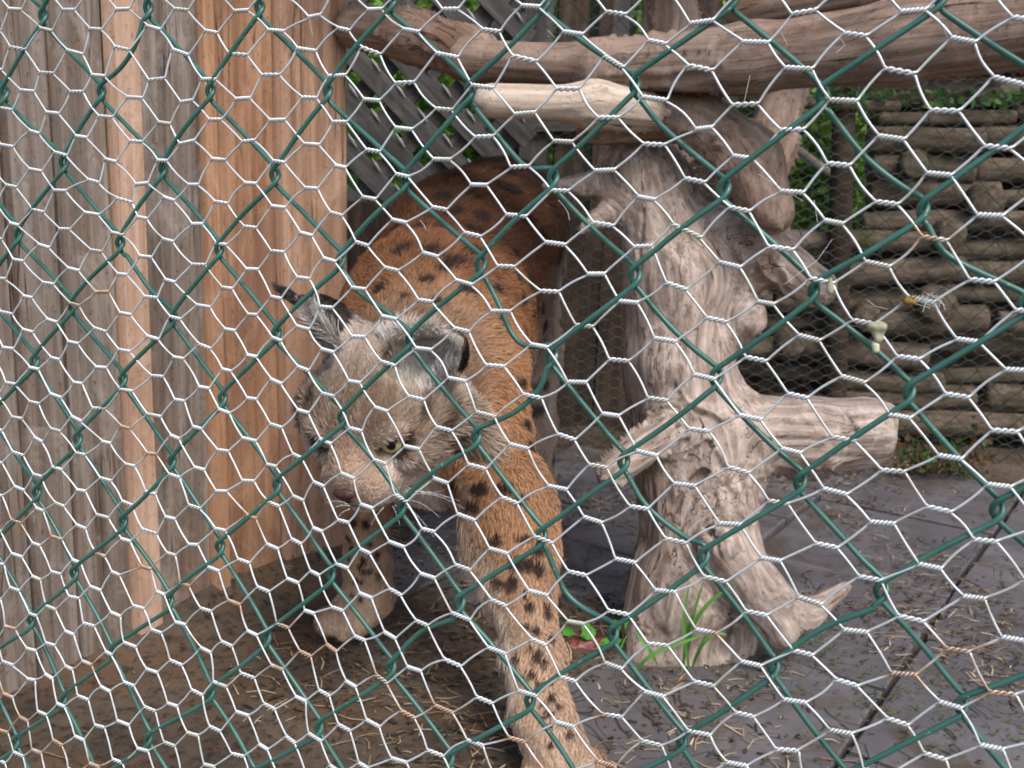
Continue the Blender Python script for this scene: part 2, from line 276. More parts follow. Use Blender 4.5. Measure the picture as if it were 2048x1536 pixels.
HEX="-9,6,18,18,45,20;-8,5,125,20,151,20;-7,4,232,19,260,18;-6,3,345,17,375,20;-5,2,466,22,496,20;-4,1,614,34,640,29;-3,0,733,19,764,18;-2,-1,883,19,918,18;-1,-2,1043,12,1082,15;0,-3,1210,24,1253,30;1,-4,1379,48,1429,41;2,-5,1582,30,1635,21;3,-6,1800,24,1854,20;4,-7,2021,35,2074,41;-8,6,79,56,104,62;-7,5,180,58,206,60;-6,4,290,51,319,59;-5,3,408,61,435,66;-4,2,532,59,566,62;-3,1,672,55,698,61;-2,0,804,58,838,64;-1,-1,963,59,1001,64;0,-2,1126,64,1168,70;1,-3,1295,81,1334,89;2,-4,1483,84,1539,86;3,-5,1686,67,1735,73;4,-6,1901,75,1952,85;-8,7,19,94,52,100;-7,6,132,100,166,109;-6,5,230,94,262,101;-5,4,342,98,375,110;-4,3,455,107,495,110;-3,2,591,96,631,102;-2,1,720,94,761,109;-1,0,870,106,916,115;0,-1,1024,112,1076,124;1,-2,1209,112,1248,136;2,-3,1372,130,1426,141;3,-4,1568,136,1627,139;4,-5,1767,136,1832,148;5,-6,1984,153,2051,170;-8,8,-25,136,4,140;-7,7,78,145,108,147;-6,6,184,150,212,153;-5,5,294,160,328,156;-4,4,401,158,431,158;-3,3,522,150,561,150;-2,2,654,152,691,150;-1,1,787,166,828,164;0,0,941,170,987,176;1,-1,1112,178,1162,178;2,-2,1283,194,1335,201;3,-3,1462,210,1518,208;4,-4,1657,200,1716,202;5,-5,1858,220,1921,222;-7,8,38,180,68,183;-6,7,141,184,169,184;-5,6,252,194,284,196;-4,5,358,204,384,200;-3,4,470,198,501,196;-2,3,602,195,634,196;-1,2,724,198,758,201;0,1,868,217,904,220;1,0,1028,229,1072,225;2,-1,1195,236,1240,236;3,-2,1389,258,1425,254;4,-3,1558,260,1610,259;5,-4,1754,271,1810,279;6,-5,1966,292,2025,298;-7,9,-5,215,22,220;-6,8,95,225,122,228;-5,7,195,232,225,235;-4,6,314,244,339,248;-3,5,415,239,442,239;-2,4,540,241,573,240;-1,3,663,244,694,244;0,2,788,255,824,259;1,1,946,274,987,272;2,0,1105,282,1146,284;3,-1,1284,288,1332,290;4,-2,1463,311,1509,318;5,-3,1651,326,1701,331;6,-4,1851,346,1905,351;-6,9,58,261,79,268;-5,8,152,272,176,276;-4,7,258,282,285,284;-3,6,358,288,390,281;-2,5,484,284,512,281;-1,4,607,288,640,290;0,3,730,299,760,304;1,2,863,318,900,319;2,1,1018,334,1058,332;3,0,1188,342,1232,340;4,-1,1366,356,1410,365;5,-2,1558,382,1608,385;6,-3,1747,403,1798,409;7,-4,1952,430,2008,432;-6,10,-2,289,26,294;-5,9,109,304,136,312;-4,8,209,318,232,324;-3,7,315,321,336,322;-2,6,425,318,454,321;-1,5,546,322,572,326;0,4,671,331,693,336;1,3,790,348,818,354;2,2,938,369,973,370;3,1,1099,381,1138,382;4,0,1274,393,1310,400;5,-1,1455,414,1500,423;6,-2,1646,440,1687,448;7,-3,1841,473,1896,482;-5,10,58,338,85,343;-4,9,174,359,199,366;-3,8,272,369,298,366;-2,7,378,370,400,370;-1,6,490,366,515,368;0,5,610,376,638,378;1,4,724,394,753,399;2,3,862,414,894,420;3,2,1010,429,1053,433;4,1,1183,445,1228,452;5,0,1343,448,1402,476;6,-1,1534,493,1588,500;7,-2,1728,523,1781,534;8,-3,1936,559,1992,564;-5,11,11,370,34,375;-4,10,108,381,134,382;-3,9,232,396,266,406;-2,8,328,394,351,402;-1,7,429,403,458,408;0,6,542,412,572,416;1,5,661,425,687,432;2,4,783,439,814,446;3,3,928,465,964,474;4,2,1088,484,1132,490;5,1,1265,494,1304,492;6,0,1435,524,1482,535;7,-1,1618,556,1668,568;8,-2,1816,596,1870,605;9,-3,2028,620,2081,624;-4,11,64,419,90,425;-3,10,168,425,198,430;-2,9,275,434,296,438;-1,8,382,448,405,448;0,7,485,453,512,456;1,6,600,465,626,472;2,5,711,484,738,492;3,4,846,505,878,514;4,3,994,532,1032,534;5,2,1172,548,1209,548;6,1,1330,565,1374,580;7,0,1513,603,1549,609;8,-1,1701,640,1751,649;9,-2,1910,678,1962,685;-4,12,21,446,39,451;-3,11,119,458,142,459;-2,10,222,465,246,470;-1,9,325,478,348,484;0,8,428,486,451,490;1,7,538,502,567,505;2,6,648,516,674,524;3,5,768,535,798,542;4,4,912,560,947,570;5,3,1078,582,1120,584;6,2,1235,602,1275,606;7,1,1410,635,1454,645;8,0,1594,670,1641,682;9,-1,1791,713,1842,719;10,-2,2008,739,2064,742;-3,12,78,489,101,496;-2,11,179,500,204,504;-1,10,279,512,305,515;0,9,380,529,410,530;1,8,489,538,515,539;2,7,594,555,621,558;3,6,703,575,733,579;4,5,836,600,867,604;5,4,983,622,1024,623;6,3,1148,650,1186,654;7,2,1306,676,1352,684;8,1,1488,714,1534,723;9,0,1680,752,1731,766;10,-1,1888,788,1940,796;-3,13,26,519,49,523;-2,12,136,536,160,542;-1,11,235,548,256,550;0,10,331,559,352,565;1,9,441,575,464,578;2,8,541,593,563,598;3,7,640,613,668,616;4,6,763,632,794,639;5,5,907,656,940,664;6,4,1062,688,1098,695;7,3,1215,719,1258,723;8,2,1386,749,1430,759;9,1,1572,787,1616,797;10,0,1776,829,1822,837;11,-1,1981,860,2038,864;-3,14,-11,556,11,558;-2,13,86,565,110,569;-1,12,192,584,220,584;0,11,291,593,318,596;1,10,390,610,420,615;2,9,496,629,515,630;3,8,593,652,620,659;4,7,703,673,732,674;5,6,831,696,864,700;6,5,972,730,1012,733;7,4,1133,764,1174,765;8,3,1293,796,1335,802;9,2,1476,830,1523,840;10,1,1661,874,1712,882;11,0,1874,910,1925,918;-2,14,45,592,64,596;-1,13,140,606,162,612;0,12,241,625,266,630;1,11,340,633,364,639;2,10,448,658,470,662;3,9,544,675,564,682;4,8,642,698,668,705;5,7,760,722,792,732;6,6,896,755,934,763;7,5,1045,788,1086,797;8,4,1203,827,1240,832;9,3,1374,858,1420,864;10,2,1561,897,1602,907;11,1,1760,940,1812,944;12,0,1972,968,2024,974;-2,15,-2,623,24,629;-1,14,95,638,116,645;0,13,189,656,215,664;1,12,295,672,320,679;2,11,396,688,422,698;3,10,495,710,515,714;4,9,593,733,617,742;5,8,696,762,721,766;6,7,817,792,851,800;7,6,952,823,992,834;8,5,1113,867,1152,880;9,4,1272,902,1314,912;10,3,1453,934,1499,947;11,2,1644,977,1695,990;12,1,1851,1012,1905,1024;-1,15,44,659,66,665;0,14,136,683,158,688;1,13,236,699,262,704;2,12,346,714,368,718;3,11,445,738,465,743;4,10,541,758,564,768;5,9,640,787,666,794;6,8,750,814,777,823;7,7,873,853,907,862;8,6,1018,888,1058,898;9,5,1176,929,1215,936;10,4,1346,967,1392,972;11,3,1534,1002,1578,1009;12,2,1738,1044,1790,1048;13,1,1945,1078,1996,1083;-1,16,5,695,28,698;0,15,100,715,119,720;1,14,191,734,214,736;2,13,299,752,325,754;3,12,400,773,422,777;4,11,494,796,515,799;5,10,592,820,616,827;6,9,697,856,724,863;7,8,808,892,840,899;8,7,934,929,973,939;9,6,1094,972,1134,980;10,5,1258,1012,1298,1018;11,4,1436,1047,1482,1050;12,3,1628,1087,1677,1097;13,2,1835,1127,1884,1137;0,16,59,735,78,739;1,15,146,765,165,768;2,14,238,779,265,783;3,13,348,799,370,803;4,12,438,818,462,827;5,11,538,848,564,856;6,10,637,878,661,889;7,9,746,919,773,929;8,8,864,957,894,968;9,7,1001,994,1036,1008;10,6,1164,1034,1204,1047;11,5,1330,1076,1375,1086;12,4,1520,1116,1562,1123;13,3,1715,1153,1764,1162;14,2,1924,1191,1971,1197;0,17,11,765,32,769;1,16,100,787,124,796;2,15,184,816,212,818;3,14,292,828,322,834;4,13,386,853,406,858;5,12,482,876,512,883;6,11,582,908,604,918;7,10,680,946,708,958;8,9,787,988,814,1004;9,8,912,1028,950,1042;10,7,1066,1072,1106,1087;11,6,1229,1117,1272,1126;12,5,1406,1153,1455,1164;13,4,1594,1194,1644,1210;14,3,1795,1231,1850,1243;15,2,2001,1272,2051,1280;1,17,58,803,79,808;2,16,144,832,165,843;3,15,241,852,261,858;4,14,341,870,360,878;5,13,434,900,458,903;6,12,531,929,551,934;7,11,624,964,647,974;8,10,721,1008,746,1017;9,9,842,1057,870,1064;10,8,978,1096,1017,1107;11,7,1134,1143,1174,1152;12,6,1309,1180,1352,1184;13,5,1490,1222,1536,1231;14,4,1685,1260,1736,1266;15,3,1891,1296,1941,1303;1,18,22,834,44,838;2,17,104,857,125,863;3,16,204,883,222,887;4,15,294,906,315,909;5,14,388,934,410,940;6,13,482,962,508,963;7,12,583,992,606,1002;8,11,674,1040,698,1046;9,10,778,1082,811,1094;10,9,910,1128,943,1140;11,8,1056,1180,1096,1191;12,7,1215,1221,1259,1230;13,6,1390,1258,1435,1267;14,5,1584,1301,1627,1311;15,4,1781,1346,1834,1350;16,3,1977,1382,2034,1388;2,18,69,874,86,884;3,17,152,906,172,910;4,16,249,928,270,933;5,15,336,948,360,956;6,14,431,982,455,983;7,13,533,1004,558,1014;8,12,624,1056,644,1064;9,11,721,1097,743,1107;10,10,841,1146,872,1156;11,9,981,1198,1014,1212;12,8,1134,1242,1169,1248;13,7,1295,1287,1338,1291;14,6,1480,1322,1524,1332;15,5,1670,1358,1718,1372;16,4,1876,1403,1924,1417;2,19,22,904,46,912;3,18,104,933,125,940;4,17,196,956,221,963;5,16,288,983,310,989;6,15,376,1010,401,1018;7,14,491,1029,512,1038;8,13,580,1078,602,1089;9,12,671,1127,696,1137;10,11,777,1176,804,1191;11,10,902,1224,942,1240;12,9,1062,1277,1093,1290;13,8,1209,1324,1246,1337;14,7,1386,1362,1430,1372;15,6,1566,1397,1615,1404;16,5,1771,1437,1818,1452;17,4,1958,1488,2008,1498;2,20,-19,924,5,926;3,19,64,949,82,954;4,18,151,980,170,983;5,17,240,1003,262,1012;6,16,328,1034,349,1039;7,15,429,1057,452,1062;8,14,531,1088,556,1099;9,13,618,1142,638,1152;10,12,717,1186,744,1197;11,11,831,1240,858,1251;12,10,974,1294,1012,1308;13,9,1120,1352,1154,1362;14,8,1288,1382,1329,1393;15,7,1469,1424,1510,1434;16,6,1658,1458,1706,1466;17,5,1846,1507,1894,1521;3,20,25,973,46,982;4,19,108,1006,128,1014;5,18,189,1030,215,1037;6,17,281,1059,312,1069;7,16,376,1089,396,1090;8,15,474,1118,500,1127;9,14,572,1157,597,1167;10,13,660,1214,686,1223;11,12,766,1263,791,1278;12,11,887,1317,924,1333;13,10,1036,1380,1075,1392;14,9,1203,1428,1246,1434;15,8,1374,1461,1422,1471;16,7,1551,1498,1598,1501;3,21,-15,989,5,992;4,20,70,1016,86,1023;5,19,149,1050,170,1059;6,18,239,1078,259,1084;7,17,331,1106,350,1112;8,16,415,1134,438,1143;9,15,514,1173,540,1184;10,14,607,1221,628,1228;11,13,707,1272,730,1282;12,12,813,1333,843,1343;13,11,952,1393,987,1407;14,10,1112,1442,1150,1452;15,9,1280,1483,1324,1494;16,8,1452,1524,1496,1532;4,21,22,1039,44,1047;5,20,99,1073,122,1080;6,19,188,1107,208,1114;7,18,281,1133,301,1139;8,17,358,1166,378,1173;9,16,455,1200,481,1210;10,15,552,1246,578,1257;11,14,651,1288,673,1304;12,13,751,1348,776,1367;13,12,867,1411,906,1427;14,11,1017,1474,1052,1484;15,10,1194,1522,1232,1534;4,22,-15,1060,4,1063;5,21,64,1086,81,1092;6,20,141,1120,160,1128;7,19,220,1144,238,1152;8,18,312,1183,329,1190;9,17,398,1217,422,1224;10,16,494,1261,515,1271;11,15,597,1302,622,1314;12,14,691,1361,713,1374;13,13,800,1421,830,1437;14,12,932,1480,967,1492;5,22,25,1106,48,1114;6,21,99,1144,120,1150;7,20,178,1173,201,1182;8,19,266,1211,290,1218;9,18,349,1244,371,1250;10,17,440,1283,464,1294;11,16,541,1330,566,1340;12,15,636,1380,660,1393;13,14,732,1438,761,1454;14,13,852,1501,887,1514;5,23,-10,1126,10,1129;6,22,64,1152,82,1160;7,21,136,1193,158,1198;8,20,221,1224,242,1233;9,19,304,1258,326,1266;10,18,398,1296,420,1307;11,17,480,1346,510,1357;12,16,590,1393,612,1403;13,15,676,1448,702,1462;14,14,781,1516,814,1526;6,23,21,1174,41,1182;7,22,91,1211,112,1220;8,21,166,1246,190,1253;9,20,248,1284,274,1294;10,19,339,1320,365,1331;11,18,426,1363,454,1374;12,17,526,1407,551,1420;13,16,616,1466,643,1483;14,15,717,1524,737,1536;7,23,59,1227,75,1232;8,22,129,1262,148,1270;9,21,211,1302,225,1310;10,20,291,1338,315,1346;11,19,384,1378,408,1390;12,18,471,1423,498,1432;13,17,571,1472,591,1487;7,24,10,1252,32,1258;8,23,90,1286,110,1292;9,22,164,1321,185,1330;10,21,246,1364,269,1373;11,20,334,1406,355,1413;12,19,420,1451,444,1462;13,18,517,1488,536,1500;8,24,52,1297,72,1302;9,23,129,1332,145,1340;10,22,202,1372,222,1383;11,21,286,1414,310,1424;12,20,376,1463,400,1470;13,19,462,1507,489,1513;8,25,4,1323,26,1331;9,24,89,1348,105,1358;10,23,155,1391,178,1400;11,22,234,1441,259,1451;12,21,328,1483,352,1492;13,20,410,1527,432,1532;9,25,54,1358,70,1361;10,24,115,1406,131,1413;11,23,189,1450,210,1456;12,22,275,1496,298,1502;9,26,5,1387,25,1396;10,25,76,1422,95,1430;11,24,150,1471,170,1480;12,23,224,1518,246,1527;10,26,38,1434,55,1443;11,25,108,1478,128,1490;12,24,178,1526,198,1534;10,27,-2,1461,15,1466;11,26,64,1498,84,1506;11,27,25,1504,46,1514"
KNOT="-5,4,86,38;-4,3,297,21;-3,2,520,19;-2,1,783,8;-1,0,1091,5;0,-1,1467,-4;1,-2,1884,-5;-5,5,10,190;-4,4,203,188;-3,3,421,186;-2,2,656,186;-1,1,941,186;0,0,1269,172;1,-1,1646,192;-4,5,129,330;-3,4,326,343;-2,3,551,355;-1,2,810,362;0,1,1106,360;1,0,1448,378;2,-1,1846,419;-4,6,37,475;-3,5,240,491;-2,4,439,503;-1,3,682,524;0,2,962,531;1,1,1271,554;2,0,1628,582;3,-1,2050,610;-3,6,144,615;-2,5,346,640;-1,4,553,671;0,3,820,682;1,2,1103,714;2,1,1431,756;3,0,1820,785;-3,7,69,728;-2,6,246,763;-1,5,445,800;0,4,684,838;1,3,953,876;2,2,1246,925;3,1,1601,965;4,0,1996,1020;-2,7,156,883;-1,6,344,928;0,5,553,973;1,4,803,1018;2,3,1083,1075;3,2,1406,1113;4,1,1760,1182;-2,8,73,988;-1,7,246,1048;0,6,439,1098;1,5,661,1153;2,4,919,1207;3,3,1225,1270;4,2,1548,1335;5,1,1921,1410;-1,8,148,1150;0,7,339,1204;1,6,533,1277;2,5,781,1337;3,4,1060,1404;4,3,1363,1484;-1,9,62,1245;0,8,222,1307;1,7,422,1387;2,6,637,1456;3,5,899,1520;0,9,126,1402;1,8,297,1480;0,10,31,1487"
# ------------------------------------------------------------------ materials
M_zinc = attr_mat('galvanised_wire', 'col', .36, .5, metallic=.30)
M_green, nt, b = nmat('green_plastic_coating', .32, .5)
tc = N(nt, 'ShaderNodeTexCoord').outputs['Object']
c = ramp(nt, noise_tex(nt, mapping(nt, tc, (60,)*3), 1, 4), [(.3, (.026, .105, .080)), (.7, (.050, .150, .118))])
sp = ramp(nt, noise_tex(nt, mapping(nt, tc, (420,)*3), 1, 2, .8), [(.68, (0, 0, 0)), (.74, (.8, .8, .8))])
nt.links.new(mix(nt, c, (.42, .40, .30), sp), b.inputs['Base Color'])
M_pl_grey = wood_mat('weathered_grey_brown_board', (.065, .048, .038), (.195, .155, .128), (.34, .29, .25), (70, 70, 2.4), stain=(.20, .115, .07))
M_pl_light = wood_mat('pale_raw_board', (.33, .19, .125), (.48, .315, .225), (.60, .43, .33), (90, 90, 2.2), stain=(.40, .24, .15), crack=False)
M_pl_orange = wood_mat('orange_brown_board', (.14, .066, .036), (.34, .185, .107), (.49, .30, .19), (60, 60, 2.0), stain=(.20, .11, .075))
M_pl_pink = wood_mat('reddish_brown_board', (.19, .10, .062), (.38, .23, .152), (.52, .335, .235), (55, 55, 2.0), stain=(.26, .15, .10))
M_trunk = wood_mat('bleached_bare_trunk_wood', (.075, .052, .040), (.30, .235, .195), (.60, .49, .425), (90, 90, 90), stain=(.17, .105, .072), attr='gc')
M_branch = wood_mat('brown_stripped_branch_wood', (.085, .055, .040), (.225, .16, .125), (.38, .29, .235), (80, 80, 80), stain=(.17, .09, .055), attr='gc')
M_pale_log = wood_mat('pale_cut_log_wood', (.22, .16, .12), (.48, .385, .31), (.66, .57, .48), (80, 80, 80), stain=(.34, .25, .19), attr='gc')
M_log = wood_mat('mossy_dark_log_wood', (.040, .030, .020), (.120, .090, .064), (.24, .19, .14), (8, 60, 60), stain=(.045, .048, .016), crack=False)
M_grey_old = wood_mat('old_grey_slat_wood', (.035, .031, .029), (.080, .073, .069), (.14, .13, .122), (50, 50, 3), crack=False)
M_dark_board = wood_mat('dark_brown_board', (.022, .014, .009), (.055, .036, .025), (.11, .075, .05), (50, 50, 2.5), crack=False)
M_leaf = attr_mat('leaf', 'col', .5, .4, trans=.45)
# ------------------------------------------------------------------ ground
e1 = PG(1691, 1507)-PG(1933, 1152); e1 /= np.linalg.norm(e1); e2 = np.array([-e1[1], e1[0], 0])
m_soil, nt, b = nmat('packed_soil', .95, .1)
tc = N(nt, 'ShaderNodeTexCoord').outputs['Object']
n1 = noise_tex(nt, mapping(nt, tc, (5, 5, 5)), 1, 8, .7); n2 = noise_tex(nt, mapping(nt, tc, (60, 60, 60)), 1, 5, .7)
c = ramp(nt, n1, [(.35, (.050, .040, .032)), (.52, (.100, .076, .057)), (.7, (.150, .113, .082))])
c = mix(nt, c, (.13, .075, .042), ramp(nt, noise_tex(nt, mapping(nt, tc, (3, 8, 3)), 1, 3), [(.5, (0, 0, 0)), (.68, (.7, .7, .7))]))
c = mix(nt, c, (.02, .016, .013), ramp(nt, n2, [(.35, (.8, .8, .8)), (.5, (0, 0, 0))]))
nt.links.new(c, b.inputs['Base Color']); bump(nt, b, n2, .6, .006)
gx = np.linspace(-3, 4.5, 190); gy = np.linspace(-2, 7, 220)
X, Y = np.meshgrid(gx, gy, indexing='ij')
Z = fbm(np.stack([X*3, Y*3, X*0], -1), 3)*.014 - .012 + fbm(np.stack([X*14, Y*14, X*0], -1), 2)*.006
def bank(x, y):
    s = (np.stack([x, y], -1)-PG(110, 1360)[:2])@np.array([.866, -.5]); return .035*np.exp(-(s/.07)**2)*(1+.5*np.sin(y*9))
# earth banks up over the paving on the left and round the trunk
dl = np.exp(-((X+.35)**2/.16+(Y-1.3)**2/.5)); dt = np.exp(-((X-.29)**2/.045+(Y-1.43)**2/.035)); Z += .026*dl + .034*dt*(1+.5*np.sin(X*60)*np.cos(Y*70)) + .02*np.clip((Y-2.35)/.3, 0, 1) + bank(X, Y)
V = np.stack([X, Y, Z], -1).reshape(-1, 3); i = np.arange(189)[:, None]*220+np.arange(219)[None]
Fq = np.stack([i, i+220, i+221, i+1], -1).reshape(-1, 4)
soil = mesh_np('ground', V, Fq, m_soil); tag(soil, kind='structure')
# far ground to the horizon
Vf = np.array([[-80, -40, -.06], [80, -40, -.06], [80, 120, -.06], [-80, 120, -.06]]); far = mesh_np('meadow_ground', Vf, np.array([[0, 1, 2, 3]]), simple_mat('meadow', (.04, .06, .02), (.09, .10, .04), 2)); tag(far, kind='structure')
# slate slabs
m_slab, nt, b = nmat('dark_slate', .6, .35)
tc = N(nt, 'ShaderNodeTexCoord').outputs['Object']
n1 = noise_tex(nt, mapping(nt, tc, (6,)*3, True), 1, 8, .7); n2 = noise_tex(nt, mapping(nt, tc, (90,)*3, True), 1, 4, .7); n3 = noise_tex(nt, mapping(nt, tc, (3,)*3, True), 1, 6, .75, 1.0)
c = ramp(nt, n1, [(.3, (.075, .069, .073)), (.5, (.110, .101, .104)), (.72, (.165, .152, .152))])
c = mix(nt, c, (.075, .055, .036), ramp(nt, n3, [(.52, (0, 0, 0)), (.62, (.85, .85, .85))]))
c = mix(nt, c, (.2, .19, .19), ramp(nt, n2, [(.68, (0, 0, 0)), (.76, (.5, .5, .5))]))
ck = mathn(nt, 'ABSOLUTE', mathn(nt, 'SUBTRACT', noise_tex(nt, mapping(nt, tc, (7,)*3, True), 1, 3, .6, 1.2), .5))
cm = ramp(nt, ck, [(0, (.9, .9, .9)), (.009, (0, 0, 0))]); c = mix(nt, c, (.015, .012, .012), cm)
nt.links.new(c, b.inputs['Base Color']); bump(nt, b, mathn(nt, 'SUBTRACT', mathn(nt, 'ADD', n1, mathn(nt, 'MULTIPLY', n2, .25)), cm), .35, .006)
pav = empty('slate_paving', (0.9, 1.6, 0)); tag(pav, kind='structure')
o0 = PG(1811, 1332); SL = .40
for ia in range(-6, 6):
    for ib in range(-4, 6):
        off = (.21 if ib % 2 else .0)
        cc = o0 + e1*(ia*SL+off+.1) + e2*(ib*.36+.18) if True else 0
        if not(-.5 < cc[0] < 3.2 and .3 < cc[1] < 2.42): continue
        if cc[0] < .12 and cc[1] < 1.55: continue
        hw, hh = SL/2-.0035-random.random()*.003, .18-.003-random.random()*.003
        pts = []
        for k in range(4):
            sx, sy = [(-1, -1), (1, -1), (1, 1), (-1, 1)][k]
            for t in range(3):
                ex, ey = [(1, 0), (0, 1), (-1, 0), (0, -1)][k]
                px_ = sx*hw + ex*2*hw*t/3; py_ = sy*hh + ey*2*hh*t/3
                pts.append([px_+rng.normal(0, .0018), py_+rng.normal(0, .0018)])
        pts = np.array(pts); n_ = len(pts); z0 = .004+random.random()*.005; tx, ty = rng.normal(0, .006, 2)
        top = np.array([cc + e1*p[0]+e2*p[1] for p in pts]); top[:, 2] = z0+pts[:, 0]*tx+pts[:, 1]*ty
        inn = cc + (top-cc)*.985; inn[:, 2] = top[:, 2]+.0025; bot = top.copy(); bot[:, 2] = -.04
        V = np.concatenate([bot, top, inn]); F = [list(range(2*n_, 3*n_))]
        q = [[a+k0, a+(k0+1) % n_, a+n_+(k0+1) % n_, a+n_+k0] for a in (0, n_) for k0 in range(n_)]
        o = mesh_np('slab', V, [np.array(F), np.array(q)], m_slab, pav, smooth=False, origin=cc)
# ------------------------------------------------------------------ left board wall
A = PG(110, 1360)[:2]; B = PG(664, 1112)[:2]; wd = (B-A)/np.linalg.norm(B-A); wn_ = np.array([wd[1], -wd[0]])  # wn_ towards the run
def wall_s(px, py=600):
    v = ray(px, py); t = ((A-0)@wn_)/(v[:2]@wn_); return (v[:2]*t-A)@wd
wall = empty('board_wall', (A[0], A[1], 0), 'tall wall of upright weathered and reddish boards to the left of the lynx', 'wall')
M_pl_strip = wood_mat('orange_sawn_strip', (.29, .15, .085), (.43, .24, .14), (.52, .32, .21), (90, 90, 2.2), stain=(.34, .18, .10), crack=False)
bounds = [(-420, -260, M_pl_grey, 0, 0), (-260, -120, M_pl_grey, .004, 0), (-120, 8, M_pl_grey, 0, 0), (8, 100, M_pl_grey, .003, 0), (100, 212, M_pl_grey, 0, 0), (212, 268, M_pl_light, .016, 0), (268, 388, M_pl_grey, .002, 0), (388, 416, M_pl_strip, .012, 1), (416, 532, M_pl_orange, .004, 0), (532, 664, M_pl_pink, .012, 0)]
for (p0, p1, mt, proud, kk) in bounds:
    s0, s1 = wall_s(p0)+.0015, wall_s(p1)-.0015; T = .022; nz = 9
    zs = np.linspace(-.03, 2.1, nz); V = []; F = []
    off = rng.normal(0, .0022, nz).cumsum()*.5
    for k, z in enumerate(zs):
        for (s_, d_) in ((s0, 0), (s0+.002, T), (s1-.002, T), (s1, 0)):
            s__ = s_+(off[k] if s_ < (s0+s1)/2 else off[(k+3) % nz])*.35
            d = d_+proud+.003*math.sin(k*.9+s0*30)*(1 if d_ else 0)
            q = A+wd*s__+wn_*d; V.append([q[0], q[1], z])
    for k in range(nz-1):
        for j in range(4): F.append([k*4+j, k*4+(j+1) % 4, k*4+4+(j+1) % 4, k*4+4+j])
    F.append([3, 2, 1, 0]); F.append([nz*4-4, nz*4-3, nz*4-2, nz*4-1])
    o = mesh_np('batten' if mt in (M_pl_light, M_pl_strip) else 'plank', np.array(V), np.array(F), mt, wall, smooth=False, origin=(*(A+wd*s0), 0))
    o['label'] = {M_pl_grey: 'weathered grey brown board', M_pl_light: 'pale raw sawn strip', M_pl_strip: 'narrow orange sawn strip', M_pl_orange: 'orange brown board', M_pl_pink: 'reddish brown board at the end of the wall'}[mt]
# ------------------------------------------------------------------ back of the run: trellis, grey boards, dark boards
def board(name, p0, p1, w, t, mat, parent, face=(0, -1, 0), label=None):
    """plank from p0 to p1, width w across, thickness t"""
    p0 = np.array(p0, float); p1 = np.array(p1, float); a = p1-p0; L = np.linalg.norm(a); a /= L
    f = np.array(face, float); f -= (f@a)*a; f /= np.linalg.norm(f); c_ = np.cross(a, f)
    V = []; n_ = 4
    for k in range(n_+1):
        q = p0+a*L*k/n_ + c_*rng.normal(0, .0015)
        for (x, y) in ((-.5, -.4), (-.46, .5), (.46, .5), (.5, -.4)): V.append(c_*x*w+f*y*t+q)
    F = [[k*4+j, k*4+(j+1) % 4, k*4+4+(j+1) % 4, k*4+4+j] for k in range(n_) for j in range(4)]+[[3, 2, 1, 0], [n_*4, n_*4+1, n_*4+2, n_*4+3]]
    # local frame: z along the board so that the grain follows it
    Rm = np.stack([c_, f, a], 1); V = np.array(V)-p0; V = V@Rm
    o = mesh_np(name, V, np.array(F), mat, None, smooth=False)
    Mx = Matrix([list(r) for r in Rm]).to_4x4(); Mx.translation = Vector(p0)
    if parent is not None: o.parent = parent; Mx.translation = Vector(p0)-parent.location
    o.matrix_local = Mx
    if label: o['label'] = label
    return o
YT = 2.72
def PY(px, py, Y): v = ray(px, py); return CAM+v*(Y/v[1])
tre = empty('lattice_panel', (*PY(860, 500, YT)[:2], 0), 'grey diagonal wooden lattice with green leaves showing through its gaps, behind the lynx', 'lattice')
# holes repeat every 48,50 px-equivalents: two crossed layers of slats, a pale strip painting the lit edge under each hole
def clip_slat(x0, y0, x1, y1, R=(560, -180, 1060, 640)):
    t0, t1 = 0., 1.
    for p, d, lo, hi in ((x0, x1-x0, R[0], R[2]), (y0, y1-y0, R[1], R[3])):
        a, b = (lo-p)/d, (hi-p)/d; a, b = min(a, b), max(a, b); t0, t1 = max(t0, a), min(t1, b)
    return None if t1-t0 < .05 else (x0+(x1-x0)*t0, y0+(y1-y0)*t0, x0+(x1-x0)*t1, y0+(y1-y0)*t1)
for k in range(-12, 9):
    q = clip_slat(703+k*96-600, 110-625, 703+k*96+720, 110+750)
    if q: board('slat', PY(q[0], q[1], YT-.012), PY(q[2], q[3], YT-.012), .054, .011, M_grey_old, tre)
for k in range(-6, 14):
    q = clip_slat(703+k*96+600, 110-625, 703+k*96-720, 110+750)
    if q: board('slat', PY(q[0], q[1], YT+.006), PY(q[2], q[3], YT+.006), .052, .011, M_grey_old, tre)
M_lit_edge = simple_mat('painted_lit_edge', (.30, .29, .31), (.5, .48, .5), 50)  # pale colour imitates light catching the lower edge of the lattice holes
for k in range(-2, 8):
    for j in range(-5, 12):
        q = (703+48+k*96+(j % 2)*48+random.uniform(-3, 3), 108+j*50+22)
        if not (640 < q[0] < 1050) or q[1] < -40 or random.random() < .15: continue
        a_ = PY(q[0]-9, q[1]-13, YT-.022); b_ = PY(q[0]+9, q[1]+14, YT-.022)
        V, Fq = tube(np.array([a_, (a_+b_)/2+[0, -.001, .001], b_]), np.array([.001, .0032, .001]), 5); mesh_np('lit_edge', V, Fq, M_lit_edge, tre)
